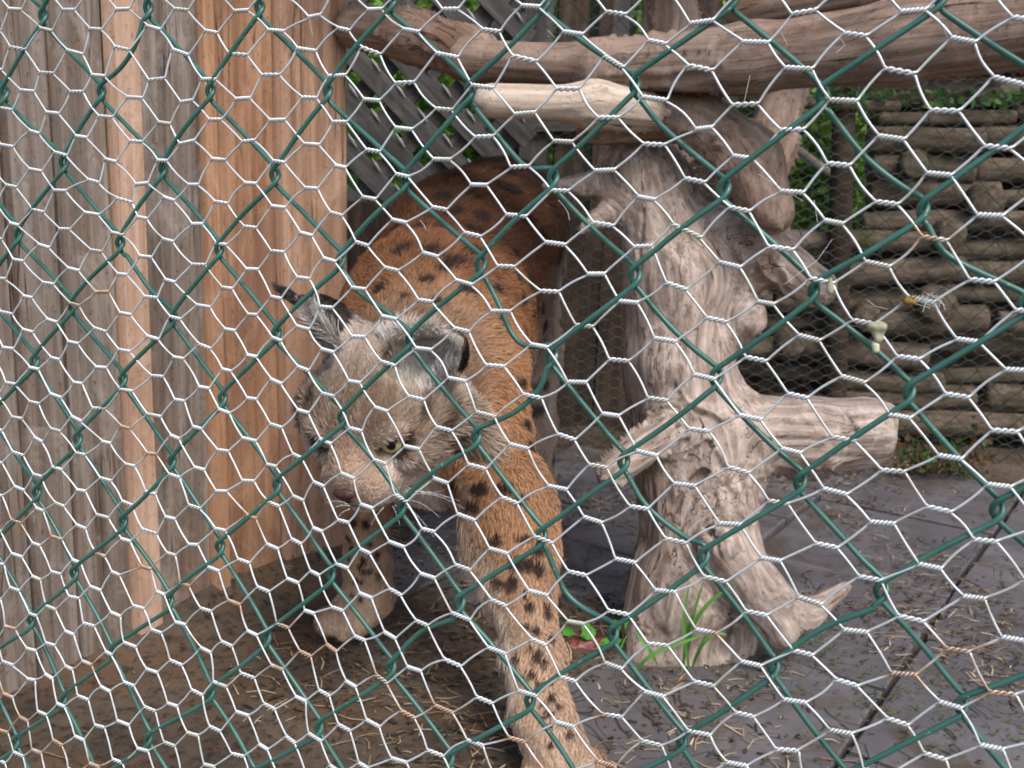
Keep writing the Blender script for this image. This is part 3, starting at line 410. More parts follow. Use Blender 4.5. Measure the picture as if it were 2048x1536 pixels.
# dark brown upright boards right of the lynx
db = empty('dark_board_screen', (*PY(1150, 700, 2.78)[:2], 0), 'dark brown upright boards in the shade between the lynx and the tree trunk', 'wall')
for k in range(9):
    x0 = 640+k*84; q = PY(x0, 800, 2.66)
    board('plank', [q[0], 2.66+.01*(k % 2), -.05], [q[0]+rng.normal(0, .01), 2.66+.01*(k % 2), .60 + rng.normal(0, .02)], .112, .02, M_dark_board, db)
gb = empty('grey_board_screen', (*PY(1150, 200, 2.95)[:2], 0), 'grey upright boards with a dark gap, high behind the crossing branches', 'wall')
for k, (x0, w_, mt) in enumerate([(1075, .085, M_grey_old), (1148, .09, M_dark_board), (1212, .045, M_dark_board), (1243, .05, M_grey_old), (1440, .14, M_dark_board), (1010, .09, M_grey_old)]):
    q = PY(x0, 60, 2.92); board('plank', [q[0], 2.92+.012*(k % 2), .5], [q[0], 2.92+.012*(k % 2), 1.5], w_, .02, mt, gb)
q0 = PY(1020, 232, 2.9); q1 = PY(1190, 225, 2.9); board('rail', q0, q1, .1, .025, M_grey_old, gb)
# ------------------------------------------------------------------ log pile on the right
pile = empty('log_stack', (1.35, 2.62, 0), 'tall stack of dark mossy round logs behind a wire fence on the right', 'log stack')
log_dir = PG(2048, 925)-PG(1500, 905); log_dir[2] = 0; log_dir /= np.linalg.norm(log_dir); log_n = np.array([-log_dir[1], log_dir[0], 0])
PL0 = PG(1500, 905)[:2]+.14*log_n[:2]
def on_pile(px, py, back=0):
    v = ray(px, py); n_ = log_n[:2]; t = ((PL0+n_*back)@n_)/(v[:2]@n_); return CAM+v*t
def roundlog(name, a, b, r, mat, parent, sides=12, seg=6, amp=.12):
    a = np.array(a); b = np.array(b); L = np.linalg.norm(b-a); d = (b-a)/L; u = np.cross(d, [0, 0, 1.]); u /= np.linalg.norm(u); v = np.cross(d, u)
    V = []; ph = random.random()*99
    ts = np.concatenate([[0, .012], np.linspace(.1, .9, seg-1), [.988, 1]])
    for t in ts:
        rr = r*(.86 if t in (0, 1) else 1)
        for s in range(sides):
            g = 2*math.pi*s/sides; q = rr*(1+amp*float(noise(np.array([math.cos(g)*1.3+ph, math.sin(g)*1.3, t*3])))+.04*math.sin(2*g+ph))
            V.append([t*L, q*math.cos(g), q*math.sin(g)+.08*r*math.sin(ph+t*3)])
    n_ = len(ts); F = [[k*sides+s, k*sides+(s+1) % sides, (k+1)*sides+(s+1) % sides, (k+1)*sides+s] for k in range(n_-1) for s in range(sides)]
    caps = np.array([list(range(sides))[::-1], [(n_-1)*sides+s for s in range(sides)]])
    o = mesh_np(name, np.array(V), [np.array(F), caps], mat, None)
    Mx = Matrix([[d[0], u[0], v[0]], [d[1], u[1], v[1]], [d[2], u[2], v[2]]]).to_4x4(); Mx.translation = Vector(a)
    if parent is not None: Mx.translation = Vector(a)-parent.location; o.parent = parent
    o.matrix_local = Mx; return o
row = 0
for k in range(-3, 17):
    yy = 178+52*k if k >= 0 else 178+52*k
    xs = 1740+random.uniform(-20, 30) if yy < 470 else 1420+random.uniform(-60, 40)
    x = xs
    while x < 2500:
        ln = random.uniform(150, 420); r = random.uniform(.019, .038)
        a = on_pile(x, yy+random.uniform(-13, 13)); b_ = on_pile(x+ln, yy+random.uniform(-13, 13)); back = random.uniform(-.03, .06)
        a = a+log_n*back; b_ = b_+log_n*(back+random.uniform(-.03, .03))
        zc = (a[2]+b_[2])/2
        if zc > .01: roundlog('log', a, b_, r, M_log, pile, 12, 6, .22)
        x += ln+random.uniform(2, 22)
    # the next layer behind closes the gaps
for k in range(-3, 17):
    yy = 204+52*k; a = on_pile(1740 if yy < 480 else 1400, yy, .11); b_ = on_pile(2560, yy, .11)
    if (a[2]+b_[2])/2 > 0: roundlog('log', a, b_, .034, M_dark_board, pile, 10, 5)
for (px, py, r) in ((1880, 610, .05), (1738, 640, .036), (1585, 690, .034), (1905, 470, .04), (1560, 840, .038), (1830, 330, .035), (1978, 400, .042)):
    a = on_pile(px, py, -.10); roundlog('log', a, a+log_n*.3+log_dir*.02, r, M_log, pile, 14, 4)
# mesh fence in front of the log pile
def on_pile2(px, py): return on_pile(px, py, -.17)
bf = empty('far_mesh_fence', (1.2, 2.3, 0), 'thin dark green chain link and fine hexagonal mesh in front of the log stack', 'fence')
M_dkgreen = simple_mat('dark_green_wire', (.008, .02, .016), (.02, .045, .034), 90, .6)
M_dkwire = simple_mat('dull_grey_wire', (.045, .05, .052), (.10, .105, .11), 90, .7)
o_p = on_pile2(1500, 905); 
def pp(s, z, off=0): return np.array([o_p[0]+log_dir[0]*s-log_n[0]*off, o_p[1]+log_dir[1]*s-log_n[1]*off, z])
mb = []
step = .04
for j in range(-14, 36):
    pts = []
    for r_ in range(0, 36):
        side = (r_ + j) % 2
        s = (j+ (1 if side else 0))*step + (-.002 if side == 0 else .002); z = r_*step*1.02+.0
        pts.append(pp(s+rng.normal(0, .0025), z+rng.normal(0, .002), .002*(1 if r_ % 2 else -1)))
    pts = np.array(pts); V, Fq = tube(pts, .0013, 5); mesh_np('wire', V, Fq, M_dkgreen, bf)
# fine hex mesh behind it
hx, hz = .030, .0135
for w in range(0, 104):
    pts = []
    for c_ in range(-19, 48):
        up = (c_+w) % 2
        z = (w+(1 if up else 0))*hz
        zz = z+(-.0007 if up else .0007)
        s = c_*hx
        jz = float(noise(np.array([s*9, z*9, 3.])))*.006
        pts.append(pp(s-.006, zz+jz, -.012)); pts.append(pp(s+.006, zz+jz, -.012))
    V, Fq = tube(np.array(pts), .00075, 4); mesh_np('strand', V, Fq, M_dkwire, bf)
# ------------------------------------------------------------------ foliage
def leaf_cloud(mb_, centers, size, cols, flat=.3, elong=1.6):
    n = len(centers); d = rng.normal(size=(n, 3)); d /= np.linalg.norm(d, axis=1)[:, None]; up = rng.normal(size=(n, 3)); up[:, 2] += 1.0
    w = np.cross(d, up); w /= np.linalg.norm(w, axis=1)[:, None]; nn = np.cross(w, d)
    L = size*(.6+.8*rng.random(n))[:, None]; W = L/elong/2
    c = np.asarray(centers)
    pts = np.stack([c-d*L/2, c-d*L*.1+w*W-nn*W*flat, c-d*L*.1-w*W-nn*W*flat, c+d*L*.22+w*W*.75-nn*W*flat, c+d*L*.22-w*W*.75-nn*W*flat, c+d*L/2, c], 1)
    V = pts.reshape(-1, 3); i = np.arange(n)[:, None]*7
    F = np.concatenate([i+np.array([[0, 1, 6]]), i+np.array([[0, 6, 2]]), i+np.array([[1, 3, 6]]), i+np.array([[6, 4, 2]]), i+np.array([[3, 5, 6]]), i+np.array([[5, 4, 6]])])
    cc = np.repeat(np.c_[cols, np.ones(n)], 7, axis=0); mb_.add(V, F, None); mb_.A.append(cc)
def leaf_cols(n, base, var=.35):
    v = 1+var*(rng.random((n, 1))*2-1); h = rng.normal(0, .06, (n, 1)); b_ = np.array(base)
    return np.clip(b_*v*np.c_[1+h*3, np.ones(n), 1-h*2], 0, 1)
def bush(name, label, regions, n, size, base, stem_pts, Ys=(2.9, 3.6)):
    root = empty(name, (*stem_pts[0][0][:2], 0), label, 'bush')
    m = MB()
    for (x0, y0, x1, y1, k) in regions:
        px = rng.uniform(x0, x1, k); py = rng.uniform(y0, y1, k); Y = rng.uniform(*Ys, k)
        cs = np.array([PY(a, b_, c_) for a, b_, c_ in zip(px, py, Y)]); keep = cs[:, 2] > .02
        keep &= fbm(cs*7)+.18 > -.12
        cs = cs[keep]; leaf_cloud(m, cs, size, leaf_cols(len(cs), base))
    m.build('foliage', M_leaf, root)['kind'] = 'stuff'
    ms = MB()
    for pth, r in [(s[:-1] if False else s[0:1], 0) for s in []]: pass
    for s in stem_pts:
        a, b_ = np.array(s[0]), np.array(s[1]); t = np.linspace(0, 1, 8)[:, None]; pt = a+(b_-a)*t+np.sin(t*5)*.02
        V, Fq = tube(pt, np.linspace(.008, .003, 8), 6); mesh_np('stem', V, Fq, M_branch2, root)
    return root
M_branch2 = simple_mat('green_brown_bark', (.05, .04, .022), (.12, .10, .05), 60)
bush('leafy_bush', 'bright green bush behind the trunk, seen between the trunk and the log stack', [(1560, 160, 1700, 480, 1500), (1540, 130, 1740, 520, 3800), (1540, 180, 1640, 460, 1600), (1280, -60, 1330, 90, 400), (1440, -80, 1700, 30, 300)], 0, .036, (.26, .44, .08), [(PY(1640, 500, 3.1)*[1, 1, 0], PY(1660, 150, 3.1)), (PY(1600, 500, 3.2)*[1, 1, 0], PY(1590, 100, 3.2)), (PY(1690, 500, 3.15)*[1, 1, 0], PY(1720, 200, 3.15))])
bush('leafy_shrub', 'green shrub behind the diagonal lattice', [(640, -80, 1120, 560, 8000)], 0, .045, (.26, .44, .09), [(PY(800, 400, 3.2)*[1, 1, 0], PY(820, 0, 3.2)), (PY(900, 400, 3.3)*[1, 1, 0], PY(940, 20, 3.3))], Ys=(3.0, 3.6))
bush('trailing_vine', 'leafy vine hanging over the top of the log stack', [(1640, 150, 1760, 240, 150), (1740, 180, 2060, 212, 120)], 0, .03, (.07, .15, .035), [(on_pile(1700, 420, .1)*[1, 1, 0], on_pile(1700, 160, .1)), (on_pile(1990, 420, .12)*[1, 1, 0], on_pile(2000, 170, .12))], Ys=(2.45, 2.75))
# dense hedge further off closes the view
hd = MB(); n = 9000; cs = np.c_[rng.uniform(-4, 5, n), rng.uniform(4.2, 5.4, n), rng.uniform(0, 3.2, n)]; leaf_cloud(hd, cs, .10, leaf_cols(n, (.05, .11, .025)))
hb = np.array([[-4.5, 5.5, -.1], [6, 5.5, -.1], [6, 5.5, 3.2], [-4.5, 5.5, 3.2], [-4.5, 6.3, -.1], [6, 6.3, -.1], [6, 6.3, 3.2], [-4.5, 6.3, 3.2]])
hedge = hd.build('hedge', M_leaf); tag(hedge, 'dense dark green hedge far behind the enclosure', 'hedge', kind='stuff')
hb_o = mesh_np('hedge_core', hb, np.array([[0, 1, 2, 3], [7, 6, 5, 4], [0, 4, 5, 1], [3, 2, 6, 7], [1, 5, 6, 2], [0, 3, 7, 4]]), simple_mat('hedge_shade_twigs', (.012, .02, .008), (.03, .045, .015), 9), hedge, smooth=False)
# posts behind: dark round post by the bush and thin pole
pt = roundlog('fence_post', PY(1690, 700, 2.6)*[1, 1, 0], PY(1692, -60, 2.6), .03, M_dark_board, None, 12, 6, .06); tag(pt, 'dark round upright post in front of the green bush', 'post')
rl = roundlog('fence_rail', PY(1590, 205, 2.58), PY(1800, 215, 2.56), .014, M_log, None, 10, 4, .05); tag(rl, 'thin weathered horizontal rail tied across the dark post', 'rail')
tp = roundlog('thin_pole', PY(1535, 255, 2.75), PY(1700, 375, 2.75), .011, M_pale_stick if 'M_pale_stick' in globals() else simple_mat('pale_stick', (.3, .26, .21), (.42, .37, .31), 40), None, 10, 4, .05); tag(tp, 'thin pale slanting pole in front of the green bush', 'pole')


rf = empty('added_shade_roof', (-.3, 2.0, 1.22), 'unseen board roof added above the view to shade the back of the lynx', 'roof')  # added out of view, only to cast shade on the lynx's back
for k in range(5): board('plank', [-.95, 1.50+k*.155, 1.20+k*.012], [.42, 1.50+k*.155, 1.20+k*.012], .15, .02, M_grey_old, rf, face=(0, 0, 1))
# ------------------------------------------------------------------ bare trunk and branches
def limb_mesh(name, prims, mat, cell=.0055, parent=None, grain=.0016, label=None, cat=None, cuts=(), lumps=.012, sq=.972):
    V, F = implicit(prims, cell, cuts, post=lambda X: fbm(X*7, 3)*lumps)
    V = relax(V, F, 2, .4)
    q = np.zeros_like(V); ws = np.zeros(len(V))
    for p in prims:
        d = sdf_prim(p, V); w = np.exp(-np.clip(d+.01, -.02, 1)/.014)+1e-12
        if p[0] == 'c': a = p[2]-p[1]; a = a/np.linalg.norm(a); o_ = p[1]
        else: a = p[3][np.argmax(p[2])]; o_ = p[1]
        r_ = V-o_; t_ = r_@a; q += w[:, None]*(r_-a*t_[:, None]*(sq)+a*(o_@a)*(1-sq)); ws += w
    q /= ws[:, None]; q = q+fbm(V*7, 2)[:, None]*.006
    nn = vnormals(V, F); g = fbm(q*150, 3); g2 = fbm(q*55, 2); ck = np.abs(noise(q*40)); amp = fbm(V*5, 2)
    V2 = V + nn*(g*grain+g2*grain*1.8+fbm(q*24+7, 2)*grain*1.8 - np.where((ck < .06) & (amp > .05), (.06-ck)/.06*.009, 0))[:, None]
    o = mesh_np(name, V2, F, mat, parent, attrs={'gc': q}, origin=None)
    if label: tag(o, label, cat)
    return o
Dt = 1.50
tr = [
 cap(P(1385, 1262, 1.53)-[0, 0, .05], P(1385, 1180, Dt+.01), .104, .084, .05), cap(P(1385, 1180, Dt), P(1395, 950, Dt), .083, .079, .04),
 cap(P(1395, 950, Dt), P(1365, 760, Dt), .081, .080, .04), cap(P(1365, 760, Dt), P(1345, 560, Dt), .074, .072, .03),
 cap(P(1345, 560, Dt), P(1300, 380, Dt), .070, .066, .03), cap(P(1300, 380, Dt), P(1275, 250, Dt+.03), .064, .056, .03),
 cap(P(1310, 1300, Dt-.03)-[0, 0, .03], P(1320, 1150, Dt), .045, .04, .03),
 cap(P(1440, 1080, Dt-.05), P(1450, 960, Dt-.02), .046, .035, .03),                                      # burl and lower root
 cap(P(1452, 1010, Dt-.06), P(1500, 1160, Dt-.10), .034, .030, .03), cap(P(1500, 1160, Dt-.10), P(1555, 1265, Dt-.10), .030, .018, .02),
 cap(P(1525, 1190, Dt-.10), P(1610, 1228, Dt-.08), .026, .010, .03), cap(P(1610, 1230, Dt-.08), P(1690, 1172, Dt-.05), .011, .005, .02),
 cap(P(1440, 1090, Dt-.10), P(1440, 1130, Dt-.09), .03, .012, .02), cap(P(1470, 1300, Dt-.02)-[0, 0, .02], P(1480, 1200, Dt), .02, .012, .02),
 cap(P(1455, 860, Dt), P(1610, 868, Dt+.01), .060, .058, .045), cap(P(1610, 868, Dt+.01), P(1745, 868, Dt+.03), .056, .055, .02),   # thick stub to the right
 cap(P(1345, 850, Dt-.06), P(1222, 938, Dt-.13), .033, .026, .03),                                        # thin stub to the left
 ell(P(1335, 735, Dt-.055), (.03, .03, .038), k=.02),
 cap(P(1480, 640, Dt), P(1492, 640, Dt-.03), .032, .026, .03),
 cap(P(1420, 470, Dt), P(1530, 500, Dt-.02), .045, .035, .03), cap(P(1530, 500, Dt-.02), P(1632, 575, Dt-.03), .034, .025, .02),
 cap(P(1240, 420, Dt-.02), P(1170, 455, Dt-.05), .024, .016, .02), cap(P(1250, 370, Dt-.01), P(1090, 372, Dt-.03), .020, .013, .02),
 cap(P(1440, 560, Dt), P(1500, 520, Dt-.02), .04, .035, .03),
]
cuts = [ell(P(1815, 868, Dt+.03), (.024, .09, .12), np.array([xw_ for xw_ in (M@np.array([1, .03, 0]), M@np.array([0, 1., 0]), M@np.array([0, 0, 1.]))]), k=.004)]
def crack(pts, D, r=.0028):
    """open drying cracks: follow the limb surface by marching each point in from the viewer's side"""
    out = []
    for (px, py) in pts:
        d_ = D-.16
        for _ in range(60):
            q = P(px, py, d_); s_ = min(float(sdf_prim(p, q[None])[0]) for p in tr)
            if s_ < .002: break
            d_ += s_*.8
        out.append(P(px, py, d_+.004))
    return [cap(out[i], out[i+1], r*(.6+.8*random.random()), r*(.6+.8*random.random()), .002) for i in range(len(out)-1)]
cuts += crack([(1292, 390), (1288, 440), (1282, 500), (1286, 540), (1298, 560), (1292, 590), (1276, 640), (1272, 700), (1268, 745)], Dt)
cuts += crack([(1428, 895), (1424, 930), (1405, 950), (1385, 970), (1362, 1000), (1350, 1020), (1345, 1048)], Dt, .0034)
cuts += crack([(1376, 790), (1372, 830), (1350, 860), (1342, 880)], Dt, .0022)+crack([(1402, 640), (1418, 690), (1420, 720)], Dt, .002)+crack([(1412, 1052), (1430, 1075), (1440, 1110), (1450, 1140)], Dt, .003)
cuts += crack([(1345, 1110), (1344, 1130), (1346, 1150)], Dt, .004)+crack([(1335, 440), (1330, 500), (1345, 560)], Dt, .002)+crack([(1690, 825), (1702, 850), (1715, 875)], Dt, .0035)
cuts += crack([(1320, 715), (1328, 735), (1340, 745), (1338, 765), (1325, 775)], Dt, .003)+crack([(1460, 1180), (1452, 1240), (1445, 1300)], Dt, .008)
trunk = limb_mesh('dead_tree_trunk', tr, M_trunk, .0034, label='bleached bare dead tree trunk with stub branches standing beside the lynx', cat='tree trunk', cuts=cuts, lumps=.024, grain=.0020)
# branches lying in the fork
b1 = [cap(P(2130, 40, 1.16), P(1800, 82, 1.24), .050, .047, .02), cap(P(1800, 82, 1.24), P(1500, 118, 1.32), .047, .045, .02), cap(P(1500, 118, 1.32), P(1200, 135, 1.39), .045, .036, .02), cap(P(1200, 135, 1.39), P(935, 122, 1.45), .036, .028, .02), cap(P(2300, 20, 1.12), P(2130, 40, 1.16), .05, .05, .02)]
limb_mesh('long_branch', b1, M_branch, .006, label='long thick brown branch lying across the top from the right edge over the trunk', cat='branch', lumps=.008)
b2 = [cap(P(940, 105, 1.50), P(830, 70, 1.54), .034, .036, .02), cap(P(830, 70, 1.54), P(712, 55, 1.60), .036, .031, .02), cap(P(940, 105, 1.50), P(1010, 165, 1.47), .034, .028, .02)]
limb_mesh('short_branch', b2, M_branch, .006, label='pale brown branch end sloping up to the left beside the board wall', cat='branch', lumps=.008)
b3 = [cap(P(985, 203, 1.33), P(1180, 208, 1.35), .027, .029, .015), cap(P(1180, 208, 1.35), P(1290, 222, 1.38), .030, .030, .02)]
b3b = [cap(P(1240, 215, 1.40), P(1390, 235, 1.40), .030, .036, .02), cap(P(1390, 235, 1.40), P(1500, 320, 1.40), .038, .044, .02), cap(P(1500, 320, 1.40), P(1540, 420, 1.38), .043, .033, .02), cap(P(1170, 268, 1.41), P(1330, 262, 1.43), .014, .018, .02)]
limb_mesh('bent_branch', b3b, M_branch, .0055, label='thick brown branch bending down to the right in the fork of the bare trunk', cat='branch', lumps=.010)
cut3 = [cap(P(900, 195, 1.26), P(940, 200, 1.24), .03, .03, .01)]
limb_mesh('forked_log', b3, M_pale_log, .005, label='pale barkless log with a blunt cut end pointing left, just under the long branch', cat='log', lumps=.008)
b4 = [cap(P(1325, -80, 1.62), P(1345, 60, 1.60), .046, .044, .02), cap(P(1345, 60, 1.60), P(1330, 300, 1.56), .044, .044, .02)]
limb_mesh('upright_branch', b4, M_branch, .006, label='grey upright branch rising behind the long branch at the top', cat='branch', lumps=.006)
b5 = [cap(P(1590, 100, 1.62), P(1540, 290, 1.58), .040, .038, .02), cap(P(1540, 290, 1.58), P(1500, 430, 1.54), .038, .034, .02)]
limb_mesh('leaning_post', b5, M_branch, .006, label='brown weathered post leaning behind the trunk under the long branch', cat='post', lumps=.005)
b6 = [cap(P(1480, 22, 1.50), P(1750, -25, 1.45), .026, .026, .02), cap(P(1750, -25, 1.45), P(2200, -70, 1.35), .026, .03, .02)]
limb_mesh('thin_branch', b6, M_branch, .006, label='thin orange brown pole just above the long branch at the top edge', cat='branch', lumps=.004)
# ------------------------------------------------------------------ litter on the ground
def ground_z(x, y):
    z = fbm(np.stack([x*3, y*3, x*0], -1), 3)*.014 - .012 + fbm(np.stack([x*14, y*14, x*0], -1), 2)*.006
    z = z + .026*np.exp(-((x+.35)**2/.16+(y-1.3)**2/.5)) + .034*np.exp(-((x-.29)**2/.045+(y-1.43)**2/.035))+.02*np.clip((y-2.35)/.3, 0, 1)+bank(x, y)
    return np.maximum(z, np.where((x > .12) | (y > 1.55), .010, -1))
def straw(n, x0, x1, y0, y1, cols, L=(.015, .06), w=.0007, dens=None, name='scattered_straw', label='', lift=.003):
    m = MB(); x = rng.uniform(x0, x1, n); y = rng.uniform(y0, y1, n)
    if dens is not None: k = rng.random(n) < dens(x, y); x, y = x[k], y[k]
    n = len(x); z = ground_z(x, y)+lift*rng.random(n)+.001; a = rng.uniform(0, math.pi, n); a = np.where(rng.random(n) < .5, rng.normal(.1, .5, n), a); l = rng.uniform(*L, n)*rng.random(n)**.5
    d = np.c_[np.cos(a), np.sin(a), rng.normal(0, .06, n)]; s = np.c_[-np.sin(a), np.cos(a), np.zeros(n)]; c0 = np.c_[x, y, z]
    bend = s*(rng.normal(0, .1, n)*l)[:, None]; up = np.array([0, 0, 1.])
    W = w*(.6+rng.random(n))[:, None]
    pts = np.stack([c0-d*l[:, None]/2+s*W, c0-d*l[:, None]/2-s*W, c0+bend+s*W+up*W, c0+bend-s*W+up*W, c0+d*l[:, None]/2+s*W*.5, c0+d*l[:, None]/2-s*W*.5], 1)
    i = np.arange(n)[:, None]*6; F = np.concatenate([i+np.array([[0, 1, 3, 2]]), i+np.array([[2, 3, 5, 4]])])
    cc = np.array(cols)[rng.integers(0, len(cols), n)]*(.6+.7*rng.random((n, 1)))
    m.add(pts.reshape(-1, 3), F); m.A.append(np.repeat(np.c_[cc, np.ones(n)], 6, axis=0))
    return tag(m.build(name, M_straw, smooth=False), label, 'straw', kind='stuff')
M_straw = attr_mat('dry_straw', 'col', .7, .3)
tan_ = [(.42, .32, .18), (.30, .21, .12), (.20, .13, .08), (.5, .42, .28), (.12, .08, .05)]
dn = lambda x, y: np.clip(.15+3.0*fbm(np.stack([x*4, y*4, x*0+5], -1), 3)+np.where((x < .42), .35, -.25)+1.0*np.exp(-((x-.3)**2+(y-1.36)**2)/.03)+.7*np.exp(-(((np.stack([x, y], -1)-PG(110, 1360)[:2])@np.array([.866, -.5]))/.07)**2), .02, 1)
straw(19000, -.9, 2.2, .75, 3.0, tan_, dens=dn, label='dry straw and pine needles scattered over the soil and slate')
dk = [(.05, .035, .022), (.09, .06, .035), (.03, .022, .015), (.12, .085, .05)]
straw(26000, -.9, 2.2, .75, 3.0, dk, L=(.006, .022), w=.0016, dens=dn, name='leaf_crumbs', label='dark crumbled leaf litter over the soil', lift=.004)
moss = [(.07, .09, .02), (.10, .11, .03), (.05, .07, .02)]
straw(5000, .1, 1.4, 1.0, 1.6, moss, L=(.005, .016), w=.001, dens=lambda x, y: np.clip(4*fbm(np.stack([x*5, y*5, x*0+9], -1), 3)-.4, 0, 1), name='ground_moss', label='low green moss in patches between the slate slabs', lift=.006)
# plants
def blade(path, w, mat, parent, col=None):
    path = np.array(path, float); t = np.linspace(0, 1, 12)
    xs = np.array([np.interp(t, np.linspace(0, 1, len(path)), path[:, i]) for i in range(3)]).T
    for _ in range(3): xs[1:-1] = (xs[:-2]+xs[1:-1]*2+xs[2:])/4
    tg = np.gradient(xs, axis=0); s = np.cross(tg, [0, -.8, .5]); s /= np.linalg.norm(s, axis=1)[:, None]; W = w*np.sin(np.clip(t*.9+.1, 0, 1)*math.pi)**.6*.5
    nn = np.cross(s, tg); nn /= np.linalg.norm(nn, axis=1)[:, None]
    V = np.concatenate([xs+s*W[:, None], xs-nn*W[:, None]*.5, xs-s*W[:, None]]); n_ = 12; i = np.arange(n_-1)
    F = np.concatenate([np.stack([a*n_+i, a*n_+i+1, (a+1)*n_+i+1, (a+1)*n_+i], -1) for a in (0, 1)])
    return mesh_np('blade', V, F, mat, parent)
M_blade = simple_mat('grass_blade_green', (.07, .20, .03), (.13, .30, .06), 30, .5)
gp = empty('grass_tuft', PG(1340, 1330), 'tuft of long green grass blades bending against the foot of the trunk', 'grass')
for pth in ([(1365, 1345, 1.40), (1372, 1270, 1.37), (1382, 1240, 1.35), (1410, 1155, 1.33)], [(1375, 1310, 1.40), (1382, 1250, 1.34), (1420, 1200, 1.33), (1472, 1165, 1.31)], [(1262, 1358, 1.38), (1290, 1315, 1.35), (1335, 1295, 1.35), (1420, 1265, 1.34)], [(1315, 1330, 1.38), (1300, 1300, 1.36), (1290, 1290, 1.36), (1270, 1260, 1.36)], [(1378, 1340, 1.40), (1370, 1280, 1.36), (1366, 1230, 1.35), (1380, 1160, 1.34)], [(1385, 1335, 1.40), (1400, 1290, 1.36), (1430, 1262, 1.35), (1455, 1270, 1.35)]):
    blade([P(*q) for q in pth], .0055, M_blade, gp)
wp = empty('clover_weed', PG(1240, 1295), 'small bright green clover weed growing at the left foot of the trunk', 'weed')
M_clov = simple_mat('clover_green', (.06, .24, .03), (.12, .36, .06), 60, .5)
for (px, py, D, L, a) in ((1258, 1268, 1.47, .026, 80), (1245, 1280, 1.46, .022, 190), (1263, 1282, 1.46, .022, -30), (1240, 1262, 1.48, .02, 120), (1160, 1272, 1.48, .024, 20), (1150, 1268, 1.48, .02, 160), (1167, 1266, 1.48, .018, 70), (1200, 1285, 1.46, .016, 10), (1270, 1262, 1.47, .018, 50)):
    c0 = P(px, py, D); a = math.radians(a); u = np.array([math.cos(a), 0.15, math.sin(a)*.9]); v_ = np.array([-math.sin(a), .1, math.cos(a)])
    k = np.array([(0, 0), (.35, .33), (.75, .42), (1, .12), (1, -.12), (.75, -.42), (.35, -.33)]); V = np.array([c0+u*x*L+v_*y*L+np.array([0, -.25*L*abs(y), 0]) for x, y in k]+[c0+u*.6*L])
    F = np.array([[i, i+1, 7] for i in range(6)]+[[6, 0, 7]]); mesh_np('leaf', V, F, M_clov, wp)
for (a_, b_) in (((1240, 1300, 1.45), (1256, 1270, 1.47)), ((1205, 1300, 1.45), (1165, 1270, 1.48)), ((1240, 1300, 1.45), (1200, 1283, 1.46))):
    V, Fq = tube(np.array([P(*a_), (P(*a_)+P(*b_))/2+[0, 0, .004], P(*b_)]), .0009, 5); mesh_np('stem', V, Fq, M_clov, wp)
fp = empty('dry_fern', PG(1850, 930), 'small rust brown and green fern growing at the foot of the log stack', 'fern')
m = MB(); n = 420; q = []
for k in range(n):
    j = k % 7; t = random.random(); q.append(PG(1815+j*24, 950)*(1-t)+P(1800+j*27+random.gauss(0, 6), 862+random.gauss(0, 10)+(j % 3)*18, 2.30+(j % 2)*.06)*t+rng.normal(0, .010+.01*t, 3))
q = np.array(q); cl = leaf_cols(n, (.13, .07, .025)); g_ = fbm(q*12) > .02; cl[g_] = leaf_cols(int(g_.sum()), (.07, .13, .03)); leaf_cloud(m, q, .016, cl); m.build('foliage', M_leaf, fp)['kind'] = 'stuff'
for k in range(6):
    a_ = PG(1830+k*22, 945); b_ = P(1815+k*26, 860+random.random()*30, 2.34); V, Fq = tube(np.array([a_, (a_+b_)/2+[.01, 0, 0], b_]), .0015, 5); mesh_np('stem', V, Fq, M_branch2, fp)
# red scrap of meat
prs = [ell(PG(1170, 1300)+[rng.normal(0, .012), rng.normal(0, .010), .008+rng.random()*.010], (.007+rng.random()*.006, .007+rng.random()*.006, .005+rng.random()*.005), k=.004) for _ in range(20)]
V, F = implicit(prs, .0015, post=lambda X: fbm(X*160, 2)*.003)
o = mesh_np('meat_scrap', V, F, simple_mat('dark_red_meat', (.10, .018, .014), (.26, .10, .075), 180, .4, .5, .5, .002)); tag(o, 'small lumpy dark red scrap of meat on the soil by the clover', 'meat scrap')
# moss cushion at the trunk foot
m = MB(); n = 2600; q = PG(1440, 1318)+np.c_[rng.normal(0, .012, n), rng.normal(-.01, .008, n), np.abs(rng.normal(0, .018, n))]; leaf_cloud(m, q, .006, leaf_cols(n, (.07, .10, .015)), elong=3)
tag(m.build('moss_cushion', M_leaf), 'green moss cushion in the cleft at the foot of the trunk', 'moss', kind='stuff')
# ------------------------------------------------------------------ the lynx
fc = np.array([-.24, .745, -.62]); fc /= np.linalg.norm(fc)
rc = np.array([.93, .13, -.38]); rc -= (rc@fc)*fc; rc /= np.linalg.norm(rc)
uc = np.cross(fc, rc); uc *= -np.sign(uc[1])
HF, HR, HU = M@fc, M@rc, M@uc; HO = P(757, 802, 1.10); HA = np.array([HF, HR, HU])
def Lh(f, r, u): return HO+HF*f+HR*r+HU*u
down = np.array([0, 0, -1.0])
TB = P(1010, 470, 1.85)-P(860, 700, 1.42); TB /= np.linalg.norm(TB)
